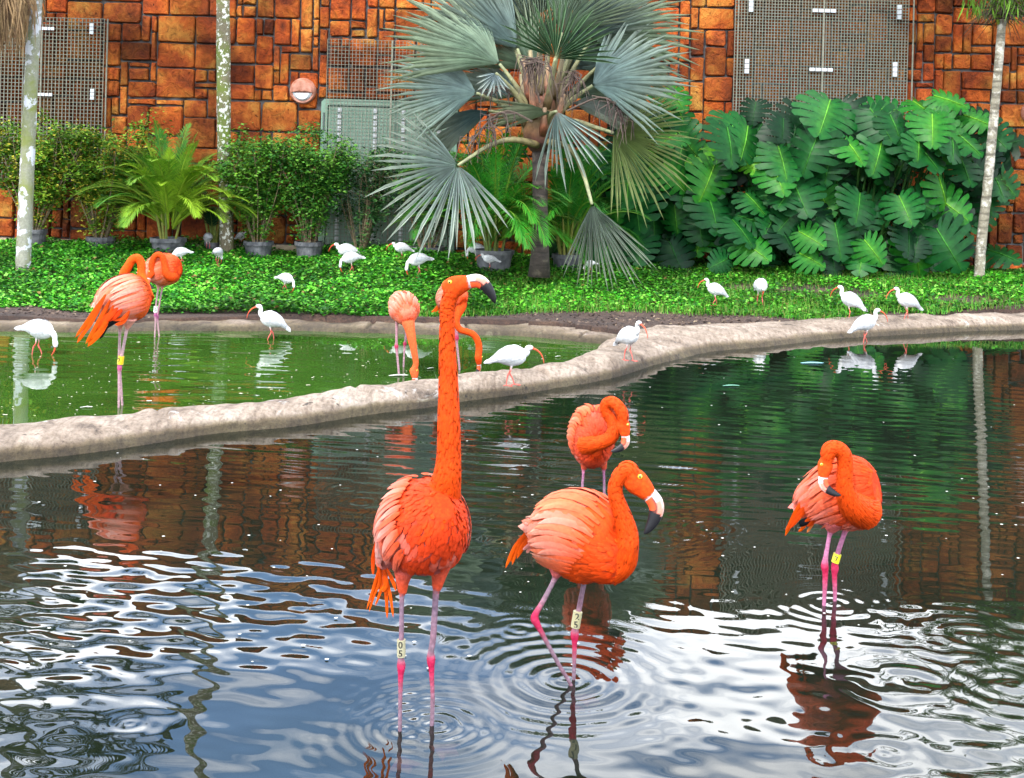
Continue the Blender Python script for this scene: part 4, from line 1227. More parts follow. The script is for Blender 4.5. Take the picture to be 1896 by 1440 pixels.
def fuse(name, parts, mat, parent, voxel, smooth=2, extra=None):
    """several closed lofts become one continuous skin; colours come from the nearest source point"""
    vv, ff, cc = [], [], []
    for V, Fc, C in parts:
        n0 = len(vv); vv += [tuple(p) for p in V]; ff += [tuple(i + n0 for i in f) for f in Fc]; cc += [tuple(c) for c in C]
    me = bpy.data.meshes.new("tmp"); me.from_pydata(vv, [], ff)
    o = bpy.data.objects.new("tmp", me); COL.objects.link(o)
    bm = bmesh.new(); bm.from_mesh(me); bmesh.ops.recalc_face_normals(bm, faces=bm.faces); bm.to_mesh(me); bm.free()
    md = o.modifiers.new("r", 'REMESH'); md.mode = 'VOXEL'; md.voxel_size = voxel
    if smooth:
        ms = o.modifiers.new("s", 'SMOOTH'); ms.factor = 0.5; ms.iterations = smooth
    dg = bpy.context.evaluated_depsgraph_get()
    res = bpy.data.meshes.new_from_object(o.evaluated_get(dg))
    bpy.data.objects.remove(o); bpy.data.meshes.remove(me)
    kd = kdtree.KDTree(len(vv))
    for i, p in enumerate(vv): kd.insert(p, i)
    kd.balance()
    V = np.empty(len(res.vertices) * 3, np.float32); res.vertices.foreach_get('co', V); V = V.reshape(-1, 3)
    C = np.empty((len(V), 4), np.float32)
    for i, p in enumerate(V):
        C[i] = cc[kd.find(p)[1]]
    Fl = [tuple(p.vertices) for p in res.polygons]
    V = [tuple(p) for p in V]; C = [tuple(c) for c in C]
    bpy.data.meshes.remove(res)
    if extra:
        for (ev, ef, ec) in extra:
            n0 = len(V); V += [tuple(p) for p in ev]; Fl += [tuple(i + n0 for i in f) for f in ef]; C += [tuple(ec)] * len(ev)
    return link(name, new_mesh(name, V, Fl, mat, C, smooth=True), parent)

LANE = [1.06, .9, 1.0, .84, 1.08, .95, .88, 1.04, .98, .86, 1.1, .93, 1.02, .82, 1.0, .96]      # streaks of the barbs
def blade(mb, P, N, width, c0, c1, n_=7, tip=.35, shaft=.0012):
    """one feather along a curve P, lying across normal N"""
    C3 = catmull([tuple(p) for p in P], n_)
    vv, cc = [], []
    lane0 = int(abs(C3[0][0] * 7919 + C3[0][2] * 104729)) % 16
    for i in range(n_):
        T = Vector(C3[min(i + 1, n_ - 1)] - C3[max(i - 1, 0)]).normalized()
        Nn = Vector(N[i] if isinstance(N, list) else N); Nn = (Nn - T * Nn.dot(T)).normalized(); S = T.cross(Nn)
        f = i / (n_ - 1)
        w = width * (.35 + .65 * min(1, f * 3)) * (1 if f < 1 - tip else math.sqrt(max(0.0, 1 - ((f - 1 + tip) / tip) ** 2)) + .02)
        p = Vector(C3[i])
        c = mixc(c0, c1, f)
        for q, sx in enumerate((-1, -.5, 0, .5, 1)):
            vv.append(p + S * w * sx + Nn * shaft * (1 - abs(sx)))
            e = LANE[(lane0 + q * 3 + (i // 2) * (q % 2)) % 16]
            cc.append(tuple(min(1.0, c[z] * e) for z in range(3)) + (1,))
    ff = []
    for i in range(n_ - 1):
        a = i * 5
        for q in range(4): ff.append((a + q, a + q + 1, a + q + 6, a + q + 5))
    mb.add(vv, ff, cc)

def wing_feathers(mb, lf, side, rows, rs_, fluff=1.0, var_=False):
    """rows: t0, theta range (degrees from the back), count, length m, half width m, colours at base and tip, lift"""
    BL = lf.length()
    for (t0, a0, a1, cnt, ln, hw, cb, ct, lift) in rows:
        for k in range(cnt):
            th = R(a0 + (a1 - a0) * (k + .5) / cnt + rs_.uniform(-4, 4)); t = t0 + rs_.uniform(-.02, .02)
            L = ln * rs_.uniform(.85, 1.15); P, Ns = [], []
            drift = rs_.uniform(-.05, .16)
            for i in range(6):
                f = i / 5
                p, nn = lf.at(t - f * L / BL, side * (th + drift * f) % (2 * math.pi))
                P.append(p + nn * (.002 + lift * f * rs_.uniform(.85, 1.15)) * fluff); Ns.append(nn)
            d0 = rs_.uniform(0, .5); q = rs_.uniform(-.12, .3)
            cb2 = mixc(cb, (0, 0, 0, 1), d0 * .6); ct2 = mixc(ct, cb, max(0, q))
            if var_:        # paler and deeper patches that run over several feathers
                z_ = math.sin(5.3 * th + 7.0 * t + var_) + math.sin(2.1 * th - 16 * t + 2.3 * var_) + rs_.uniform(-.6, .6)
                if z_ > .3 and t0 < .78: ct2 = mixc(ct2, PL, min(.5, .4 * (z_ - .3))); cb2 = mixc(cb2, PL, min(.3, .25 * (z_ - .3)))
                elif z_ < -.5: ct2 = mixc(ct2, OR, min(.7, .5 * (-z_ - .5))); cb2 = mixc(cb2, OR2, .3)
            blade(mb, P, Ns + [Ns[-1]], hw * rs_.uniform(.85, 1.15), cb2, ct2)

OR, OR2 = lin(250, 84, 18), lin(240, 66, 14)
CO, PK, PL, WH = lin(238, 94, 66), lin(236, 118, 116), lin(250, 172, 156), lin(252, 206, 196)
DK = lin(255, 104, 10)
MV, AN, PNK = lin(160, 122, 138), lin(212, 58, 98), lin(210, 130, 166)
BLK = (.008, .008, .010, 1)

HEAD = [(-15, 17, 9), (-9, 13, 16.5), (4, 9, 20), (18, 4, 17), (30, 1, 13.5), (36, 0, 11)]
BILL = [(26, 1, 11.5), (36, -1, 12.4), (48, -2, 12.6), (58, 2, 11.8), (68, 12, 10.0), (75, 23, 7.4), (79, 32, 4.4), (80, 38, 1)]
def head_parts(O, fw, dn, sc):
    O = np.array(O); f = np.array(Vector(fw).normalized()); d = Vector(dn); d = d - Vector(f) * d.dot(Vector(f)); d = np.array(d.normalized()); s = np.cross(f, d)
    loc = lambda a, b_, c=0: O + (f * a + d * b_ + s * c) * sc
    hl = Loft([loc(a, b_) for a, b_, r_ in HEAD], [r_ * .70 * sc for *_, r_ in HEAD], [r_ * sc for *_, r_ in HEAD], 22, 20, lat=s)
    bl = Loft([loc(a, b_) for a, b_, r_ in BILL], [r_ * (.62 - .1 * i / 7) * sc for i, (*_, r_) in enumerate(BILL)], [r_ * sc for *_, r_ in BILL], 40, 28, lat=s)
    return hl, bl, loc, s, d
def bill_cols(bl, d):
    C = []
    white, oran, pale = lin(226, 214, 212), lin(250, 96, 52), lin(244, 184, 166)
    for i in range(bl.n):
        t = i / (bl.n - 1)
        for k in range(bl.seg):
            ven = float(np.dot(bl.N[i, k], d))       # 1 = underside
            if t > .47 - .05 * ven: c = BLK
            elif abs(ven + .02 - .25 * (t - .25)) < .08 and t > .16: c = lin(120, 60, 50)
            elif ven > .0 and t > .15: c = oran
            elif t < .27: c = white
            elif ven > -.5: c = mixc(pale, oran, .45)
            else: c = mixc(white, pale, .7)
            C.append(c)
    return C
def ball(mb, c, r_, axis, iris, pupil):
    A = Vector(axis).normalized(); U = A.orthogonal().normalized(); W_ = A.cross(U)
    vv, cc, ff = [], [], []
    for i in range(7):
        ph = math.pi / 2 * i / 6 * 1.2
        for k in range(14):
            a = 2 * math.pi * k / 14
            vv.append(Vector(c) + (A * math.cos(ph) + (U * math.cos(a) + W_ * math.sin(a)) * math.sin(ph)) * r_)
            cc.append(pupil if i < 2 else iris)
    for i in range(6):
        for k in range(14): ff.append((i * 14 + k, (i + 1) * 14 + k, (i + 1) * 14 + (k + 1) % 14, i * 14 + (k + 1) % 14))
    mb.add(vv, ff, cc)

def digits(text, pos_top, pos_bot, r_, size, col, parent, rot=0.0, az0=-math.pi / 2):
    """flat figures printed round a leg band, reading down the leg"""
    for i, ch in enumerate(text):
        cu = bpy.data.curves.new("txt", 'FONT'); cu.body = ch; cu.size = size; cu.align_x = 'CENTER'; cu.align_y = 'CENTER'; cu.offset = size * .018
        o = bpy.data.objects.new("txt", cu); COL.objects.link(o)
        me = bpy.data.meshes.new_from_object(o.evaluated_get(bpy.context.evaluated_depsgraph_get()))
        bpy.data.objects.remove(o)
        f = (i + .5) / len(text); c = Vector(pos_top).lerp(Vector(pos_bot), f)
        V = []
        for v in me.vertices:
            x, y = v.co.x * math.cos(rot) - v.co.y * math.sin(rot), v.co.x * math.sin(rot) + v.co.y * math.cos(rot)
            a = az0 + x / r_
            V.append((c.x + r_ * math.cos(a) , c.y + r_ * math.sin(a), c.z + y))
        ff = [tuple(p.vertices) for p in me.polygons]
        bpy.data.meshes.remove(me)
        link("number", new_mesh("number", V, ff, band_m, [col] * len(V)), parent)

def foot(c, heading, sc, col):
    """webbed foot: three toes with skin between, a slab a few millimetres thick"""
    c = Vector(c); out_ = []
    toes = [Vector((math.cos(heading + a), math.sin(heading + a), 0)) * (.085 * sc) for a in (.62, 0, -.62)]
    top, bot = [], []
    ring = [Vector((0, 0, 0)), toes[0] * .5, toes[0], (toes[0] + toes[1]) * .42, toes[1] * 1.1, (toes[1] + toes[2]) * .42, toes[2], toes[2] * .5, -toes[1] * .12]
    n_ = len(ring)
    V = [c + p + Vector((0, 0, .006)) for p in ring] + [c + p * 1.03 + Vector((0, 0, -.004)) for p in ring]
    ff = [tuple(range(n_)), tuple(range(2 * n_ - 1, n_ - 1, -1))] + [(i, i + n_, (i + 1) % n_ + n_, (i + 1) % n_) for i in range(n_)]
    return (V, ff, col)

def flamingo(label, Y, body, neck, head, legs, feet=None, rows=None, tail=None, black=None, bands=(), voxel=.0045, cols=None, seed=1, plume=None, eyes=True):
    k = Y / F; rs_ = random.Random(seed)
    cols = cols or dict(chest=OR, mid=CO, belly=PK, rear=PL, neck=OR, leg=MV)
    base = at(legs[0][-1][0], legs[0][-1][1], Y + legs[0][-1][2]) if legs else at(body[2][0], body[2][1], Y)
    root = empty("flamingo", base, label, "flamingo", "flamingos in the ponds")
    bp = [at(u, v, Y + d) for u, v, d, a, b_ in body]
    bl = Loft([tuple(p) for p in bp], [a * k for *_, a, b_ in body], [b_ * k for *_, b_ in body], 44, 36)
    bc = []
    for i in range(bl.n):
        t = i / (bl.n - 1)
        for q in range(bl.seg):
            dz = float(bl.N[i, q][2])
            c = mixc(cols['rear'], cols['mid'], min(1, t * 1.8)); c = mixc(c, mixc(cols['chest'], mixc(OR2, (0, 0, 0, 1), .12), .75), float(sstep(.55, .95, t)))
            c = mixc(c, cols['belly'], float(sstep(.1, -.8, dz)) * (1 - float(sstep(.75, 1, t))) * .9) if dz < .1 else c
            bc.append(c)
    parts = [(bl.V.reshape(-1, 3), bl.faces(), bc)]
    np_ = [at(u, v, Y + d) for u, v, d, r_ in neck]
    nr = [r_ * k for *_, r_ in neck]
    hl = None
    if head:
        hu, hv, hd, fw, dn, sc = head
        hl, bll, loc, s_, d_ = head_parts(at(hu, hv, Y + hd), fw, dn, sc)
        np_.append(Vector(loc(2, 11))); nr.append(14.0 * sc)
        parts.append((hl.V.reshape(-1, 3), hl.faces(), [mixc(cols['neck'], lin(228, 206, 206), float(sstep(.86, .94, i / (hl.n - 1)))) for i in range(hl.n) for _ in range(hl.seg)]))
    nl = Loft([tuple(p) for p in np_], nr, nr, max(30, 8 * len(np_)), 20)
    parts.append((nl.V.reshape(-1, 3), nl.faces(), [mixc(cols['chest'], cols['neck'], min(1, 3 * i / nl.n)) for i in range(nl.n) for _ in range(nl.seg)]))
    for lg in legs:
        P = [at(u, v, Y + d) for u, v, d, r_, c in lg]
        ll = Loft([tuple(p) for p in P], [r_ * k for _, _, _, r_, _ in lg], [r_ * k for _, _, _, r_, _ in lg], 46, 12, lat=(1, 0, 0))
        cs = catmull([c for *_, c in lg], 46)
        parts.append((ll.V.reshape(-1, 3), ll.faces(), [tuple(np.clip(cs[i], 0, 1)) for i in range(46) for _ in range(12)]))
    extra = [foot(at(u, v, Y + d), hd_, s2, c) for (u, v, d, hd_, s2, c) in (feet or [])]
    fuse("body", parts, plume_m, root, voxel, 3, extra)
    if head:
        me = new_mesh("bill", bll.V.reshape(-1, 3), bll.faces(), bill_m, bill_cols(bll, d_), smooth=True); link("bill", me, root)
        if eyes:
            for sgn in (1, -1):
                m = MB(); ball(m, loc(0, -1, sgn * 11.2), 4.0 * sc, s_ * sgn, lin(244, 206, 60), BLK); m.build("eye", eye_m, root, smooth=True)
    rows = rows or []
    if Y < 6:               # short soft feathers that ruffle the neck
        m = MB(); NB = nl.length(); nrow = int(NB / .0125)
        nrows = []
        for i in range(3, nrow - 1):
            t = i / nrow; rr_ = float(np.interp(t, np.linspace(0, 1, nl.n), nl.ra))
            if rr_ > .07: continue
            nrows.append((t, 0, 180, max(5, int(math.pi * rr_ / .0066)), .015 + .008 * (1 - t), .0046, mixc(cols['neck'], OR2, .15), cols['neck'], .0005))
        for side in (1, -1): wing_feathers(m, nl, side, nrows, rs_)
        m.build("neck_plumage", quill_m, root, smooth=True)
    for side in (1, -1):
        m = MB(); wing_feathers(m, bl, side, rows, rs_, 1.0, 1.0 + seed)
        if plume: long_plumes(m, bl, side, plume, rs_)
        m.build("wing", quill_m, root, smooth=True)
    if tail:
        m = MB()
        for (pts, w, c0, c1) in tail:
            for q in range(2):
                j = [rs_.uniform(-5, 5) * (1 if q else 0) for _ in range(4)]
                blade(m, [at(u + (j[0] + j[2] * i) * (i > 0), v + (j[1] + j[3] * i) * (i > 0), Y + d + .006 * q) for i, (u, v, d) in enumerate(pts)], (0.15, -1, .15), w * k * (.48 if q else .42), mixc(c0, (0, 0, 0, 1), rs_.uniform(0, .3)), c1, 9, .85)
        m.build("tail", quill_m, root, smooth=True)
    if black:
        m = MB()
        for (pts, w) in black:
            blade(m, [at(u, v, Y + d) for u, v, d in pts], (0.15, -1, .15), w * k, BLK, BLK, 9, .5)
        m.build("flight_feathers", quill_m, root, smooth=True)
    for (u0, v0, u1, v1, d, rp, col, text, size, tc_, az) in bands:
        a, b_ = at(u0, v0, Y + d), at(u1, v1, Y + d); r_ = rp * k
        m = MB(); m.tube([a, a.lerp(b_, .33), a.lerp(b_, .67), b_], r_, col, 20); bd = m.build("leg_band", band_m, root, smooth=False)
        if text: digits(text, a, b_, r_ + .0007, size * k, tc_, bd, az0=az)
    return root

def long_plumes(mb, lf, side, spec, rs_):
    """the long loose plumes that fall over the folded wing: colours from the back downwards, size"""
    cols_, s = spec; BL = lf.length(); n_ = 20
    for layer in range(2):
        for k in range(n_ - 1, -1, -1):
            f = k / (n_ - 1)
            th0 = R(6 + 116 * f + rs_.uniform(-3, 3)); t0 = (.68 if layer else .48) + .07 * math.sin(math.pi * f) + rs_.uniform(-.03, .03)
            L = s * (.15 if layer else .17) * rs_.uniform(.85, 1.15); bend = R(rs_.uniform(6, 20))
            P, Ns = [], []
            for i in range(7):
                g = i / 6
                p, nn = lf.at(t0 - g * L / BL, side * (th0 + bend * g * g) % (2 * math.pi))
                P.append(p + nn * (.006 + .004 * layer + .003 * (1 - f) + .010 * g * g * s)); Ns.append(nn)
            c = cols_[(k + layer * 2 + rs_.randint(0, 1)) % len(cols_)]
            c = mixc(c, cols_[0], .3); c = mixc(c, lin(246, 112, 70), .28); c0 = mixc(c, lin(246, 86, 34), .92); c1 = mixc(c, WH, rs_.uniform(0, .15))
            blade(mb, P, Ns, s * rs_.uniform(.0085, .0125), c0, c1, 7, .6)

def std_rows(c1, c2, c3, c4, s=1.0, a0=8, a1=112, lift=.008):
    """fine breast scales, growing into coverts and long wing plumes towards the tail"""
    out_ = []
    for q_ in (.997, .987): out_.append((q_, 0, 178, 4, .026 * s, .008 * s, OR2, OR, lift * .3))
    for i in range(24):
        f = i / 23; t = .972 - .80 * f
        ln = (.030 + .085 * f ** 1.3) * s; hw = (.0075 + .0065 * f) * s
        lo = 0 if f < .3 else a0; hi = 178 if f < .3 else 178 - (178 - a1) * min(1, (f - .3) / .3)
        cnt = max(6, int((hi - lo) / 180 * .30 * (.75 if f > .6 else 1) * (.35 if f < .04 else .75 if f < .1 else 1) / (hw * 1.55)))
        pal = [OR2, c1, c1, c2, c3, c4]; q = min(f * 5, 4.999); k = int(q)
        cb = mixc(pal[k], pal[k + 1], q - k)
        ct = mixc(cb, pal[min(k + 1, 5)], .6)
        if f > .88: ct = mixc(cb, c3, .6); ln *= .75
        out_.append((t, lo, hi, cnt, ln, hw, cb, ct, lift * (.35 + .65 * f)))
    return out_

def wl(u, v): return onz(u, v, 0).y
# tall alert bird
Y = wl(770, 1348)
flamingo("tall upright flamingo in front with raised neck and white band 05", Y,
    [(712, 1046, .30, 14, 13), (738, 1006, .22, 42, 40), (766, 982, .10, 68, 72), (784, 976, .0, 77, 86), (798, 968, -.07, 68, 80), (811, 952, -.13, 48, 58), (820, 938, -.16, 20, 26)],
    [(806, 952, -.03, 40), (820, 915, -.07, 31), (828, 880, -.09, 23.5), (831, 840, -.09, 20), (831, 780, -.09, 18.5), (830, 700, -.08, 15.5), (828, 640, -.08, 13), (828, 590, -.08, 11.8), (830, 563, -.08, 12.5)],
    (837, 522, -.08, (1, -.28, .05), (.05, 0, -1), 1.0 / 640),
    [[(752, 1030, -.02, 30, PK), (746, 1072, -.02, 14, CO), (745, 1096, -.02, 8.5, CO), (744, 1106, -.02, 5.2, MV), (743, 1190, -.02, 5.2, MV), (742, 1216, -.02, 5.6, MV), (743, 1232, -.02, 8.4, AN), (742, 1252, -.02, 5.6, AN), (741, 1300, -.02, 4.3, MV), (740, 1402, -.02, 4.3, MV)],
     [(815, 1025, .02, 34, CO), (813, 1062, .02, 16, CO), (809, 1088, .02, 9.5, CO), (807, 1100, .02, 6.4, MV), (802, 1180, .02, 6.2, MV), (798, 1206, .02, 6.4, MV), (798, 1220, .02, 8.6, AN), (799, 1244, .02, 5.4, AN), (801, 1300, .02, 4.3, MV), (798, 1382, .02, 4.3, MV)]],
    [(740, 1402, -.02, -1.2, 1.0, lin(240, 150, 175)), (798, 1382, .02, -.5, 1.0, lin(240, 150, 175))],
    std_rows(lin(242, 74, 34), lin(242, 94, 66), lin(246, 140, 126), WH, 1.0, 8, 112, .008),
    [([(706, 1040, .30), (694, 1080, .31), (679, 1128, .31)], 8, OR, DK), ([(704, 1046, .29), (702, 1080, .30), (690, 1108, .30)], 7, OR, DK), ([(708, 1045, .28), (722, 1100, .28), (728, 1143, .28)], 8, OR, DK), ([(712, 1050, .27), (716, 1082, .27), (708, 1096, .27)], 9, OR, DK), ([(715, 1050, .26), (728, 1075, .26), (733, 1090, .26)], 7, OR, DK), ([(697, 1000, .28), (700, 1040, .30), (705, 1070, .3)], 9, OR, OR)],
    None, [(743, 1184, 743, 1215, -.02, 8.0, lin(176, 170, 138), "05", 17, lin(36, 34, 34), -math.pi / 2 - .1)], .0042, seed=11, plume=([lin(246, 150, 136), lin(240, 104, 76), lin(250, 190, 176), lin(244, 92, 46), lin(252, 206, 198)], 1.0))
# stepping bird
Y = wl(1062, 1264)
flamingo("stepping flamingo in the centre with bent leg and white band 25", Y,
    [(984, 978, .14, 10, 12), (1002, 982, .12, 33, 36), (1032, 986, .07, 58, 62), (1068, 990, .01, 70, 78), (1104, 1004, -.05, 66, 76), (1134, 1026, -.10, 48, 54), (1155, 1034, -.13, 26, 32)],
    [(1130, 1042, -.09, 40), (1150, 1036, -.11, 28), (1160, 1012, -.13, 20.5), (1161, 988, -.13, 18), (1155, 962, -.13, 15.5), (1147, 939, -.13, 13.5), (1140, 917, -.13, 12), (1140, 897, -.13, 11.5), (1150, 878, -.13, 12.5), (1164, 869, -.13, 14)],
    (1184, 882, -.13, (.50, -.22, -.84), (-.84, 0, -.5), 1.12 / 588),
    [[(1034, 1040, -.03, 26, PK), (1030, 1062, -.03, 11, PK), (1026, 1074, -.03, 5.4, MV), (1006, 1112, -.05, 5.2, MV), (992, 1136, -.06, 6.2, AN), (990, 1146, -.06, 8.2, AN), (997, 1160, -.06, 6.0, AN), (1014, 1192, -.05, 4.4, MV), (1038, 1236, -.03, 4.2, MV), (1056, 1266, -.02, 4.0, MV), (1062, 1290, -.02, 4.0, AN)],
     [(1090, 1040, .03, 26, CO), (1086, 1062, .03, 11, PK), (1082, 1076, .03, 5.6, MV), (1073, 1122, .03, 5.6, MV), (1066, 1160, .02, 6.0, MV), (1064, 1174, .02, 8.4, AN), (1064, 1192, .02, 5.4, AN), (1063, 1230, .02, 4.2, MV), (1062, 1262, .02, 4.0, MV), (1061, 1292, .02, 4.0, AN)]],
    [(1062, 1290, -.02, -.4, .9, lin(240, 140, 170)), (1061, 1298, .02, -.9, .9, lin(240, 140, 170))],
    std_rows(lin(248, 86, 28), lin(248, 110, 52), lin(248, 158, 136), lin(252, 204, 186), 1.1, 6, 108, .009),
    [([(988, 965, .12), (968, 1000, .13), (944, 1040, .14)], 11, OR, DK), ([(986, 975, .11), (962, 1010, .12), (948, 1046, .12)], 9, OR, DK), ([(990, 985, .10), (970, 1012, .10), (957, 1034, .1)], 9, OR, DK), ([(992, 998, .08), (978, 1010, .08), (968, 1018, .08)], 9, PK, PL)],
    None, [(1070, 1132, 1065, 1161, .02, 8.6, lin(178, 172, 132), "25", 17, lin(36, 34, 34), -math.pi / 2 - .05)], .0042, seed=12, plume=([lin(252, 196, 170), lin(250, 128, 60), lin(250, 160, 136), lin(248, 108, 40), lin(250, 176, 160), lin(248, 120, 70)], 1.12))
# preening bird on the right
Y = wl(1535, 1117)
flamingo("preening flamingo standing alone at the right with a yellow leg band", Y,
    [(1480, 942, .16, 12, 12), (1503, 932, .12, 34, 36), (1535, 924, .06, 52, 54), (1570, 914, .0, 62, 64), (1600, 906, -.05, 48, 58), (1624, 904, -.08, 20, 30)],
    [(1602, 946, -.07, 34), (1582, 938, -.13, 26), (1568, 917, -.16, 18), (1564, 890, -.17, 13.6), (1565, 862, -.17, 12.6), (1562, 842, -.17, 12.6), (1551, 831, -.17, 12.4), (1536, 834, -.17, 13)],
    (1521, 860, -.17, (.10, -.30, -.95), (.95, -.1, .1), .68 / 485),
    [[(1542, 965, -.02, 26, PK), (1538, 982, -.02, 10, PK), (1536, 990, -.02, 4.6, PNK), (1529, 1030, -.02, 4.8, PNK), (1527, 1048, -.02, 7.4, AN), (1528, 1064, -.02, 5.4, AN), (1526, 1112, -.02, 4.0, PNK), (1525, 1136, -.02, 4.0, PNK)],
     [(1572, 955, .03, 24, CO), (1566, 978, .03, 9, PK), (1563, 988, .03, 5.0, PNK), (1551, 1024, .03, 5.0, PNK), (1546, 1042, .03, 6.0, AN), (1546, 1052, .03, 7.4, AN), (1545, 1066, .03, 5.2, AN), (1546, 1108, .03, 4.0, PNK), (1543, 1130, .03, 4.0, PNK)]],
    [(1525, 1137, -.02, -.4, .8, lin(232, 120, 140)), (1543, 1131, .03, .1, .8, lin(232, 120, 140))],
    std_rows(lin(242, 80, 36), lin(242, 96, 60), lin(240, 124, 112), lin(248, 160, 150), .9, 6, 112, .008),
    [([(1490, 922, .05), (1472, 950, .06), (1454, 988, .08)], 11, OR, DK), ([(1500, 930, .02), (1482, 955, .04), (1463, 978, .06)], 11, OR, OR), ([(1515, 930, -.02), (1505, 955, .0), (1490, 966, .03)], 12, OR, OR), ([(1500, 955, .08), (1492, 970, .08), (1478, 984, .08)], 8, OR, DK), ([(1510, 960, .08), (1503, 972, .08), (1494, 986, .08)], 8, DK, lin(255, 150, 80)), ([(1528, 925, -.06), (1522, 945, -.05), (1512, 958, -.02)], 12, OR, OR2)],
    [([(1520, 955, .03), (1500, 961, .04), (1478, 970, .06)], 6), ([(1518, 960, .04), (1496, 966, .05), (1480, 974, .07)], 5)],
    [(1551, 1025, 1546, 1041, .03, 7.4, lin(222, 214, 30), "7", 13, lin(20, 20, 20), -math.pi / 2 - .25)], .0042, seed=13, plume=([lin(246, 140, 124), lin(244, 100, 60), lin(248, 160, 146), lin(246, 92, 36)], .9))
# front-facing bird behind the stepping one
Y = wl(1100, 972)
flamingo("preening flamingo facing the camera behind the stepping one", Y,
    [(1086, 786, .30, 9, 9), (1089, 790, .20, 28, 30), (1093, 800, .08, 37, 48), (1097, 811, .0, 38, 54), (1101, 822, -.08, 30, 40), (1104, 828, -.12, 12, 18)],
    [(1086, 822, -.08, 22), (1100, 822, -.13, 13), (1116, 818, -.15, 11.6), (1130, 810, -.16, 11.4), (1137, 796, -.16, 11.2), (1135, 781, -.15, 10.6), (1125, 765, -.14, 9.8), (1121, 752, -.14, 9.4), (1129, 744, -.15, 9.2), (1141, 749, -.17, 9.6), (1152, 765, -.18, 10)],
    (1160, 786, -.18, (-.10, -.25, -.95), (-.9, -.1, .1), .62 / 405),
    [[(1088, 845, -.02, 14, PK), (1081, 866, -.02, 6, CO), (1080, 874, -.02, 3.0, PNK), (1078, 912, -.02, 3.0, MV), (1078, 940, -.02, 4.5, AN), (1078, 975, -.02, 2.8, MV), (1078, 995, -.02, 2.8, MV)],
     [(1112, 845, .0, 14, PK), (1118, 866, .0, 6, CO), (1118, 874, .0, 3.0, PNK), (1119, 912, .0, 3.0, MV), (1119, 940, .0, 4.5, AN), (1119, 975, .0, 2.8, MV), (1119, 995, .0, 2.8, MV)]],
    None, std_rows(lin(240, 88, 58), lin(246, 108, 80), lin(246, 128, 100), lin(252, 156, 116), .8, 6, 100, .012), None, None, (), .0046, seed=14, plume=([lin(250, 150, 110), lin(248, 112, 66), lin(250, 170, 130), lin(246, 100, 54)], .8))
# bird turned away in the green pond
Y = wl(222, 753)
flamingo("large flamingo on the left seen from behind with yellow band and drooping orange plumes", Y,
    [(184, 572, -.05, 12, 12), (198, 562, -.03, 28, 28), (220, 555, .0, 38, 40), (244, 551, .05, 42, 42), (262, 548, .09, 33, 36), (277, 546, .12, 12, 17)],
    [(266, 552, .10, 20), (266, 530, .15, 12), (262, 508, .18, 8.2), (262, 490, .19, 7.8), (256, 478, .19, 7.8), (246, 480, .19, 8), (238, 492, .19, 8.4), (230, 506, .19, 9)],
    (222, 520, .19, (-.45, .05, -.9), (.9, 0, -.4), .50 / 285),
    [[(238, 590, -.02, 16, PL), (236, 606, -.02, 5, PL), (234, 614, -.02, 3.2, lin(206, 168, 172)), (226, 655, -.02, 3.2, lin(206, 168, 172)), (222, 672, -.02, 3.6, lin(206, 140, 165)), (221.5, 682, -.02, 4.7, lin(206, 90, 140)), (221, 694, -.02, 3.2, lin(206, 160, 170)), (220, 752, -.02, 2.5, lin(206, 168, 172)), (219, 782, -.02, 2.5, lin(206, 168, 172))],
     [(224, 590, .05, 14, PL), (222, 606, .05, 4.5, PL), (222, 614, .05, 3.0, lin(206, 168, 172)), (221, 650, .05, 3.0, lin(206, 168, 172)), (221.5, 676, .05, 3.8, lin(206, 110, 150)), (222, 690, .05, 3.0, lin(206, 160, 170)), (226, 742, .05, 2.4, lin(206, 168, 172)), (227, 778, .05, 2.4, lin(206, 168, 172))]],
    None, std_rows(lin(248, 104, 44), lin(250, 146, 106), lin(250, 178, 158), lin(252, 208, 194), 1.05, 6, 118, .009),
    [([(196, 545, -.16), (170, 595, -.14), (142, 636, -.1)], 9, OR, DK), ([(204, 555, -.17), (180, 600, -.15), (158, 637, -.12)], 10, OR, DK), ([(210, 565, -.17), (190, 605, -.16), (164, 630, -.12)], 9, OR, DK), ([(188, 560, -.14), (168, 600, -.12), (150, 622, -.1)], 8, OR, OR), ([(218, 570, -.17), (200, 590, -.17), (178, 612, -.13)], 10, OR2, OR), ([(226, 572, -.18), (214, 586, -.17), (196, 596, -.15)], 9, OR2, OR2), ([(240, 575, -.17), (226, 590, -.16), (206, 592, -.15)], 8, OR, OR)],
    [([(226, 590, -.12), (202, 596, -.12), (185, 628, -.1)], 5), ([(222, 592, -.11), (200, 602, -.11), (184, 618, -.1)], 4.5), ([(214, 592, -.12), (196, 602, -.11), (188, 616, -.1)], 4)],
    [(224.5, 659, 222.5, 674, -.02, 5.6, lin(240, 196, 20), "2", 12, lin(30, 26, 16), -math.pi / 2 - .3)], .0055, seed=15, plume=([lin(252, 190, 168), lin(250, 150, 110), lin(254, 210, 196), lin(250, 128, 60), lin(252, 180, 160)], 1.05),
    cols=dict(chest=lin(250, 110, 24), mid=lin(252, 160, 120), belly=lin(250, 180, 164), rear=PL, neck=lin(252, 96, 16), leg=MV))
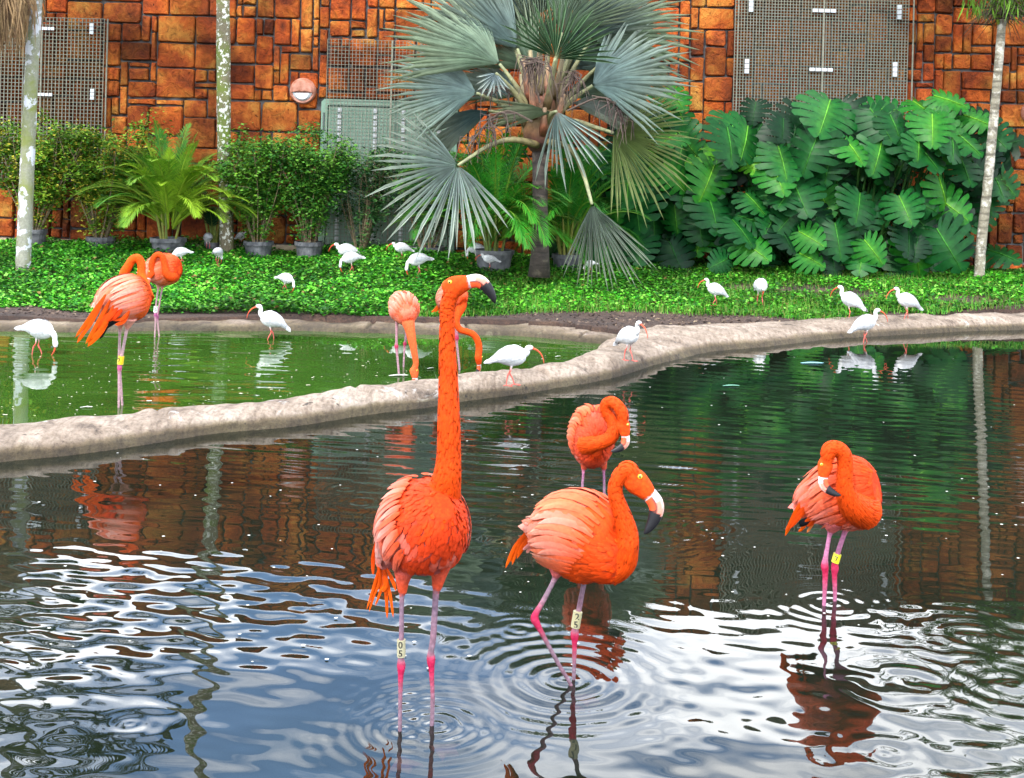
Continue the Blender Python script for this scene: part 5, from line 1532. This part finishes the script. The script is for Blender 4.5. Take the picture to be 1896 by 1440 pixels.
# bird behind it
Y = wl(291, 624)
flamingo("preening flamingo behind the large left one at the far side of the green pond", Y,
    [(264, 506, .08, 7, 7), (280, 503, .05, 20, 20), (300, 500, .0, 29, 28), (318, 497, -.03, 25, 26), (332, 495, -.06, 9, 13)],
    [(322, 508, -.05, 12), (316, 513, -.11, 9), (308, 505, -.14, 7), (305, 490, -.14, 5.8), (301, 476, -.14, 5.6), (293, 471, -.14, 5.4), (285, 477, -.14, 5.6), (281, 490, -.14, 6)],
    (278, 503, -.14, (-.1, -.3, -.9), (.9, 0, .1), .34 / 190),
    [[(294, 522, -.02, 9, PL), (293.5, 532, -.02, 3, PL), (292, 540, -.02, 2.0, lin(206, 168, 172)), (288, 574, -.02, 2.0, lin(206, 150, 165)), (288, 583, -.02, 3.4, lin(190, 90, 150)), (288, 592, -.02, 2.0, lin(206, 160, 170)), (286.5, 626, -.02, 1.7, lin(206, 168, 172)), (286, 640, -.02, 1.7, lin(206, 168, 172))],
     [(302, 522, .05, 9, PL), (300.6, 532, .05, 3, PL), (299, 540, .05, 2.0, lin(206, 168, 172)), (293, 576, .05, 2.0, lin(206, 150, 165)), (291, 587, .05, 3.0, lin(190, 90, 150)), (292, 596, .05, 2.0, lin(206, 160, 170)), (295, 626, .05, 1.7, lin(206, 168, 172)), (296, 640, .05, 1.7, lin(206, 168, 172))]],
    None, std_rows(lin(250, 120, 70), lin(250, 150, 120), lin(252, 176, 150), lin(252, 190, 172), 1.0, 6, 112, .013), None, None,
    [(288.6, 567, 287.8, 578, -.02, 3.6, lin(232, 232, 226), "6", 8, lin(40, 40, 40), -math.pi / 2 + .2)], .0062, seed=16, plume=([lin(250, 160, 130), lin(250, 130, 90), lin(250, 180, 160)], .95))
# feeding bird, neck straight down
Y = wl(745, 694)
flamingo("pale flamingo feeding with neck straight down into the green pond", Y,
    [(735, 553, .27, 6, 6), (741, 560, .17, 20, 20), (747, 568, .06, 24.5, 27), (750, 576, -.03, 24, 25), (754, 588, -.10, 16, 17), (757, 597, -.13, 8, 9)],
    [(750, 578, -.05, 20), (755, 594, -.11, 13), (759, 610, -.14, 9.6), (763, 630, -.16, 7.8), (767, 652, -.17, 6.2), (770, 672, -.17, 5.4)],
    (771, 686, -.17, (-.15, -.3, -.95), (-.9, -.2, .1), .42 / 238),
    [[(738, 585, -.02, 9, PL), (735, 600, -.02, 3.2, lin(220, 160, 168)), (734, 632, -.02, 2.6, lin(206, 150, 165)), (734, 641, -.02, 4.0, AN), (735, 652, -.02, 2.6, lin(206, 150, 165)), (739, 696, -.02, 2.2, lin(196, 160, 168)), (740, 712, -.02, 2.2, lin(196, 160, 168))],
     [(752, 590, .35, 8, PL), (752, 604, .35, 3, lin(220, 160, 168)), (751, 628, .35, 2.4, lin(206, 150, 165)), (749.6, 636, .35, 3.6, AN), (749, 646, .35, 2.4, lin(206, 150, 165)), (747, 682, .35, 2.0, lin(196, 160, 168)), (746, 694, .35, 2.0, lin(196, 160, 168))]],
    None, std_rows(lin(250, 140, 110), lin(252, 160, 130), lin(252, 184, 160), lin(255, 210, 194), .85, 6, 105, .012),
    [([(734, 556, .25), (727, 552, .27), (720, 552, .29)], 5, OR, DK), ([(734, 560, .25), (728, 558, .27), (721, 562, .29)], 4, OR, DK)], None, (), .0058, seed=17, plume=([lin(252, 190, 170), lin(250, 150, 120), lin(254, 206, 190)], .8),
    cols=dict(chest=lin(248, 124, 84), mid=lin(250, 150, 126), belly=lin(250, 160, 146), rear=PL, neck=lin(250, 112, 60), leg=MV))
# bird half hidden by the tall one's neck
Y = wl(851, 686)
flamingo("feeding flamingo half hidden behind the tall one's neck with S bent neck", Y,
    [(818, 560, .22, 6, 6), (824, 556, .15, 16, 17), (834, 551, .06, 24, 26), (843, 550, -.02, 24, 26), (852, 554, -.08, 15, 17), (858, 560, -.11, 7, 8)],
    [(850, 556, -.04, 16), (853, 568, -.08, 10.5), (847, 584, -.12, 7), (845, 598, -.14, 6.2), (852, 610, -.14, 6), (864, 614, -.14, 6), (876, 619, -.14, 6), (884, 630, -.14, 6.2), (887, 644, -.14, 6.4)],
    (888, 660, -.14, (-.05, -.12, -1), (-.5, -.85, .1), .42 / 230),
    [[(844, 572, .02, 9, PL), (845, 600, .02, 3, PK), (845, 612, .02, 2.6, lin(206, 150, 165)), (846, 626, .02, 4, AN), (846, 636, .02, 2.6, lin(206, 150, 165)), (851, 684, .02, 2.2, lin(196, 160, 168)), (852, 700, .02, 2.2, lin(196, 160, 168))],
     [(830, 572, .1, 9, PL), (830, 600, .1, 3, PK), (830, 616, .1, 2.4, lin(206, 150, 165)), (830, 626, .1, 3.8, AN), (830, 636, .1, 2.4, lin(206, 150, 165)), (832, 680, .1, 2.2, lin(196, 160, 168)), (832, 696, .1, 2.2, lin(196, 160, 168))]],
    None, std_rows(lin(250, 120, 80), lin(252, 150, 120), lin(252, 180, 160), lin(255, 200, 184), .85, 6, 110, .012),
    [([(818, 555, .18), (811, 570, .18), (806, 578, .18)], 5, OR, DK), ([(820, 562, .18), (815, 572, .18), (812, 580, .18)], 4, OR, DK)], None, (), .0058, seed=18, plume=([lin(252, 180, 160), lin(250, 140, 104), lin(254, 200, 184)], .8))

# --- ibises
IW, IG = (.54, .54, .535, 1), (.32, .34, .38, 1)
IL, IB = lin(226, 116, 104), lin(238, 98, 62)
def ibis(label, u, v, where, hpx, heading, pose, seed, turn=0.0, one_leg=False, vox=.0034, dull=1.0):
    rs_ = random.Random(seed)
    z = {'w': 0.0, 'r': .118, 'b': .2}[where]
    p = onz(u, v, z)
    if where == 'b':
        for yy_ in np.arange(11.2, 15.9, .02):
            q_ = at(u, v, yy_)
            if q_.z <= float(bank_z(q_.x, q_.y)) + .6 * float(LH(q_.x, q_.y)): p = q_; break
    tops = {'stand': .425, 'hunch': .385, 'feed': .345, 'rest': .235, 'preen': .36}
    sink = .03 if where == 'w' else 0.0
    sc = hpx * p.y / F / (tops[pose] - sink)
    p.z -= sink * sc
    root = empty("ibis", p, label, "ibis", "white ibises")
    ch, sh = math.cos(R(heading)), math.sin(R(heading))
    def W(x, z_, y=0.0):
        return (p.x + (x * ch - y * sh) * sc, p.y + (x * sh + y * ch) * sc, p.z + z_ * sc)
    dz = -.175 if pose == 'rest' else 0.0
    tilt = {'stand': .30, 'hunch': .05, 'feed': -.22, 'rest': .12, 'preen': .1}[pose]
    body = [(-.215, -.035, .010, .008), (-.17, -.018, .038, .030), (-.095, .0, .070, .072), (-.01, .006, .082, .094), (.065, .004, .066, .078), (.110, .0, .028, .040)]
    cz = .265 + dz
    rot = lambda x, z_: (x * math.cos(tilt) - z_ * math.sin(tilt), cz + x * math.sin(tilt) + z_ * math.cos(tilt))
    B = [rot(x, z_) for x, z_, *_ in body]
    bl = Loft([W(*q) for q in B], [a * sc for *_, a, b_ in body], [b_ * sc for *_, b_ in body], 30, 24)
    IWd = tuple(c * dull for c in IW[:3]) + (1,)
    parts = [(bl.V.reshape(-1, 3), bl.faces(), [IWd] * (bl.n * bl.seg))]
    nx, nz = rot(.085, .01)
    ct, stt = math.cos(turn), math.sin(turn)
    if pose in ('stand', 'rest', 'hunch'):
        k = 1.0 if pose == 'stand' else .55
        N_ = [(nx - .04, nz, .046), (nx + .012, nz + .012, .036), (nx + .035, nz + .045 * k, .027), (nx + .03, nz + .085 * k, .023), (nx + .045, nz + .115 * k, .026), (nx + .07, nz + .118 * k, .023), (nx + .088, nz + .108 * k, .014)]
        hx, hz = nx + .082, nz + .110 * k
        bd = [(0, 0), (.035, -.012), (.075, -.045), (.10, -.092), (.108, -.135)] if pose != 'rest' else [(0, 0), (.03, -.012), (.06, -.045), (.075, -.08), (.08, -.105)]
    elif pose == 'feed':
        N_ = [(nx - .04, nz, .046), (nx + .02, nz - .012, .034), (nx + .05, nz - .045, .026), (nx + .055, nz - .085, .023), (nx + .06, nz - .11, .026), (nx + .062, nz - .135, .022), (nx + .056, nz - .152, .013)]
        hx, hz = nx + .058, nz - .146
        bd = [(0, 0), (-.004, -.03), (-.018, -.06), (-.04, -.085), (-.06, -.095)]
    else:
        N_ = [(nx - .04, nz, .046), (nx + .02, nz + .02, .034), (nx + .045, nz - .005, .027), (nx + .045, nz - .035, .024), (nx + .035, nz - .055, .022), (nx + .028, nz - .07, .013)]
        hx, hz = nx + .03, nz - .065
        bd = [(0, 0), (-.005, -.03), (-.015, -.055), (-.03, -.075), (-.05, -.085)]
    def Wn(x, z_):
        dx = x - nx
        return W(nx + dx * ct, z_, dx * stt)
    nl = Loft([Wn(x, z_) for x, z_, r_ in N_], [r_ * sc for *_, r_ in N_], [r_ * sc for *_, r_ in N_], 30, 16)
    nc = []
    for i in range(30):
        f = i / 29
        nc += [mixc(IWd, lin(236, 120, 110), float(sstep(.86, .97, f)))] * 16
    parts.append((nl.V.reshape(-1, 3), nl.faces(), nc))
    extra = []
    if pose != 'rest':
        for s, q in (((1, .0),) if one_leg else ((1, .025), (-1, -.03))):
            hipx, hipz = rot(-.02, -.055)
            y = .028 * s
            L_ = [(hipx, hipz, .026, IWd), (hipx - .002, hipz - .022, .013, IWd), (hipx - .012, .135, .0062, IL), (hipx - .022 + q * .3, .108, .0085, IL), (hipx - .012 + q, .06, .0058, IL), (hipx - .005 + q * 1.4, .004, .0055, IL)]
            ll = Loft([W(a, b_, y) for a, b_, *_ in L_], [r_ * sc for *_, r_, c in L_], [r_ * sc for *_, r_, c in L_], 26, 10, lat=(1, 0, 0))
            cs = catmull([c for *_, c in L_], 26)
            parts.append((ll.V.reshape(-1, 3), ll.faces(), [tuple(np.clip(cs[i], 0, 1)) for i in range(26) for _ in range(10)]))
            if where != 'w':
                fx = hipx - .005 + q * 1.4
                for a in (-.5, 0, .5, math.pi):
                    tl = .028 if a > 3 else .06
                    e = (fx + math.cos(a) * tl, .004, y + math.sin(a) * tl)
                    m_ = MB(); m_.tube([W(fx, .008, y), W((fx + e[0]) / 2, .006, (y + e[2]) / 2), W(*e)], [.005 * sc, .0045 * sc, .003 * sc], IL, 5)
                    extra.append((m_.v, m_.f, IL))
    fuse("body", parts, white_m, root, max(.0026, vox * sc), 2, extra)
    bm2 = MB()
    bp_ = [Wn(hx + a, hz + b_) for a, b_ in bd]
    C3 = catmull(bp_, 14)
    bm2.tube([Vector(q) for q in C3], [(.0105 - .0078 * i / 13) * sc for i in range(14)], [mixc(IB, lin(214, 84, 60), i / 13) for i in range(14)], 8)
    bm2.build("bill", bill_m, root, smooth=True)
    for s in (1, -1):
        m = MB()
        wing_feathers(m, bl, s, [(t0, 8, 108, c_, ln * sc, hw * sc, IWd, mixc(IWd, IG, .6 if t0 > .3 else .4), .006 * sc) for t0, c_, ln, hw in ((.78, 8, .06, .016), (.64, 8, .075, .018), (.50, 8, .09, .02), (.36, 7, .11, .02), (.22, 5, .12, .02))], rs_)  # tips greyed, shading painted in so the white feather edges show
        if s == 1:
            q, nn = bl.at(.02, R(70)); q2 = q + bl.T[0] * (-.035 * sc)
            blade(m, [q, (q + q2) / 2, q2], nn, .010 * sc, BLK, BLK, 5)
        m.build("wing", quill_m, root, smooth=True)
        d = Vector(Wn(hx, 0)) - Vector(Wn(hx - .1, 0)); d.normalize(); side = Vector((-d.y, d.x, 0)) * s
        m = MB(); e0 = Vector(Wn(hx - .022, hz + (.012 if pose != 'feed' else .0))) + side * .0195 * sc
        ball(m, e0, .0055 * sc, side, lin(120, 170, 200), BLK); m.build("eye", eye_m, root, smooth=True)
    return root
for q, a in enumerate([
    ("white ibis bent over with its bill in the green pond at the left edge", 76, 656, 'w', 60, -8, 'feed'),
    ("white ibis standing in shallow water at the far rim looking left", 499, 628, 'w', 62, 188, 'stand'),
    ("small white ibis bent forward alone in the middle of the leafy bank", 531, 542, 'b', 34, -20, 'feed'),
    ("white ibis whose body shows above the preening left flamingo", 332, 492, 'b', 32, 185, 'feed'),
    ("shaded ibis beside the foot of the mossy palm trunk", 384, 464, 'b', 31, 120, 'feed'),
    ("ibis seen from behind on the bank below the mossy trunk", 404, 491, 'b', 31, 78, 'feed'),
    ("ibis peeking out behind the right side of the mossy trunk", 447, 456, 'b', 28, 60, 'hunch'),
    ("ibis sitting hunched by the door with its head turned left", 640, 475, 'b', 30, 186, 'rest'),
    ("ibis feeding with head low to the left in front of the sitting one", 646, 507, 'b', 38, 190, 'feed'),
    ("ibis in the shade before the door between two dark shrubs", 741, 484, 'b', 37, 190, 'hunch'),
    ("ibis feeding beside the feather palm with its bill straight down", 770, 514, 'b', 43, 200, 'feed'),
    ("ibis mostly hidden behind the deep green feather palm fronds", 878, 486, 'b', 34, 160, 'feed'),
    ("ibis with red bill just above the tall flamingo's head", 904, 502, 'b', 34, 186, 'hunch'),
    ("large white ibis walking hunched on the dividing rim", 950, 714, 'r', 79, 4, 'hunch'),
    ("upright white ibis on the rim where the two ponds meet", 1165, 668, 'r', 74, -52, 'stand'),
    ("ibis walking left on the bank, leftmost of the four on the right", 1322, 566, 'b', 49, 180, 'stand'),
    ("ibis facing the camera with head tucked on the right bank", 1408, 566, 'b', 50, -85, 'preen'),
    ("ibis on one leg at the grass edge looking left", 1572, 592, 'b', 60, 140, 'stand'),
    ("ibis standing in the water below the right rim looking right", 1604, 633, 'w', 60, 8, 'stand'),
    ("rightmost ibis looking left at the edge of the grass", 1676, 592, 'b', 58, 182, 'stand'),
    ("ibis almost wholly hidden behind the drooping silver fan leaf", 1090, 505, 'b', 22, 186, 'feed')]):
    ibis(*a, seed=500 + q, one_leg=(q == 17))

# ------------------------------------------------------------------ things afloat
fl = MB(); rs_ = random.Random(77)
for k in range(330):
    u = rs_.uniform(0, 1100); v = rs_.uniform(632, 770)
    p = onz(u, v, .004)
    if not (float(yA(p.x)) + .25 < p.y < float(np.interp(p.x, B_mid[:, 0], B_mid[:, 1])) - .3): continue
    s = rs_.uniform(.004, .011) * (2.2 if rs_.random() < .06 else 1); a = rs_.uniform(0, 6.28)
    fl.add([(p.x + s * math.cos(a + i * 1.05) * rs_.uniform(.6, 1), p.y + s * .8 * math.sin(a + i * 1.05) * rs_.uniform(.6, 1), .004 + (.002 if i % 2 else 0)) for i in range(6)], [tuple(range(6))], mixc(lin(226, 222, 200), lin(150, 150, 110), rs_.random()))
for k in range(150):
    u = rs_.uniform(0, 1896); v = rs_.uniform(660, 1250)
    p = onz(u, v, .004)
    if p.y > float(yA(p.x)) - .4: continue
    s = rs_.uniform(.003, .008); a = rs_.uniform(0, 6.28)
    fl.add([(p.x + s * math.cos(a + i * 1.05), p.y + s * .8 * math.sin(a + i * 1.05), .005) for i in range(6)], [tuple(range(6))], lin(225, 225, 215))
tag(fl.build("floating_specks", vcol("down_and_dust", .8, .1, 20, 0)), "white down and dust specks floating on the ponds", "specks", kind="stuff")
def feather(label, u, v, L, ang, col, up=.004):
    p = onz(u, v, up); d = Vector((math.cos(ang), math.sin(ang), 0)); m = MB()
    blade(m, [p - d * L / 2, p + Vector((0, 0, .006)), p + d * L / 2 + Vector((0, 0, .004))], (0, 0, 1), L * .16, col, col, 8, .5)
    tag(m.build("feather", quill_m), label, "feather", "loose feathers on the water")
feather("pale blue leaf floating in the right part of the front pond", 1504, 672, .2, .02, lin(150, 206, 216))  # a floating leaf, built with the feather blade
feather("faint greenish leaf floating left of the pale blue one", 1354, 714, .13, .05, lin(110, 160, 140))  # second floating leaf, same blade shape
feather("white feather on the green pond near the feeding flamingo", 797, 682, .06, .5, lin(235, 235, 225), .006)
feather("white feather floating beside the feeding flamingo's leg", 738, 695, .15, .1, lin(225, 225, 215))
feather("small white feather on the green pond right of the large ibis", 1033, 660, .05, .3, lin(235, 235, 225), .006)
feather("thin white feather on the green pond left of the large flamingo's legs", 160, 754, .08, .05, lin(230, 230, 220))
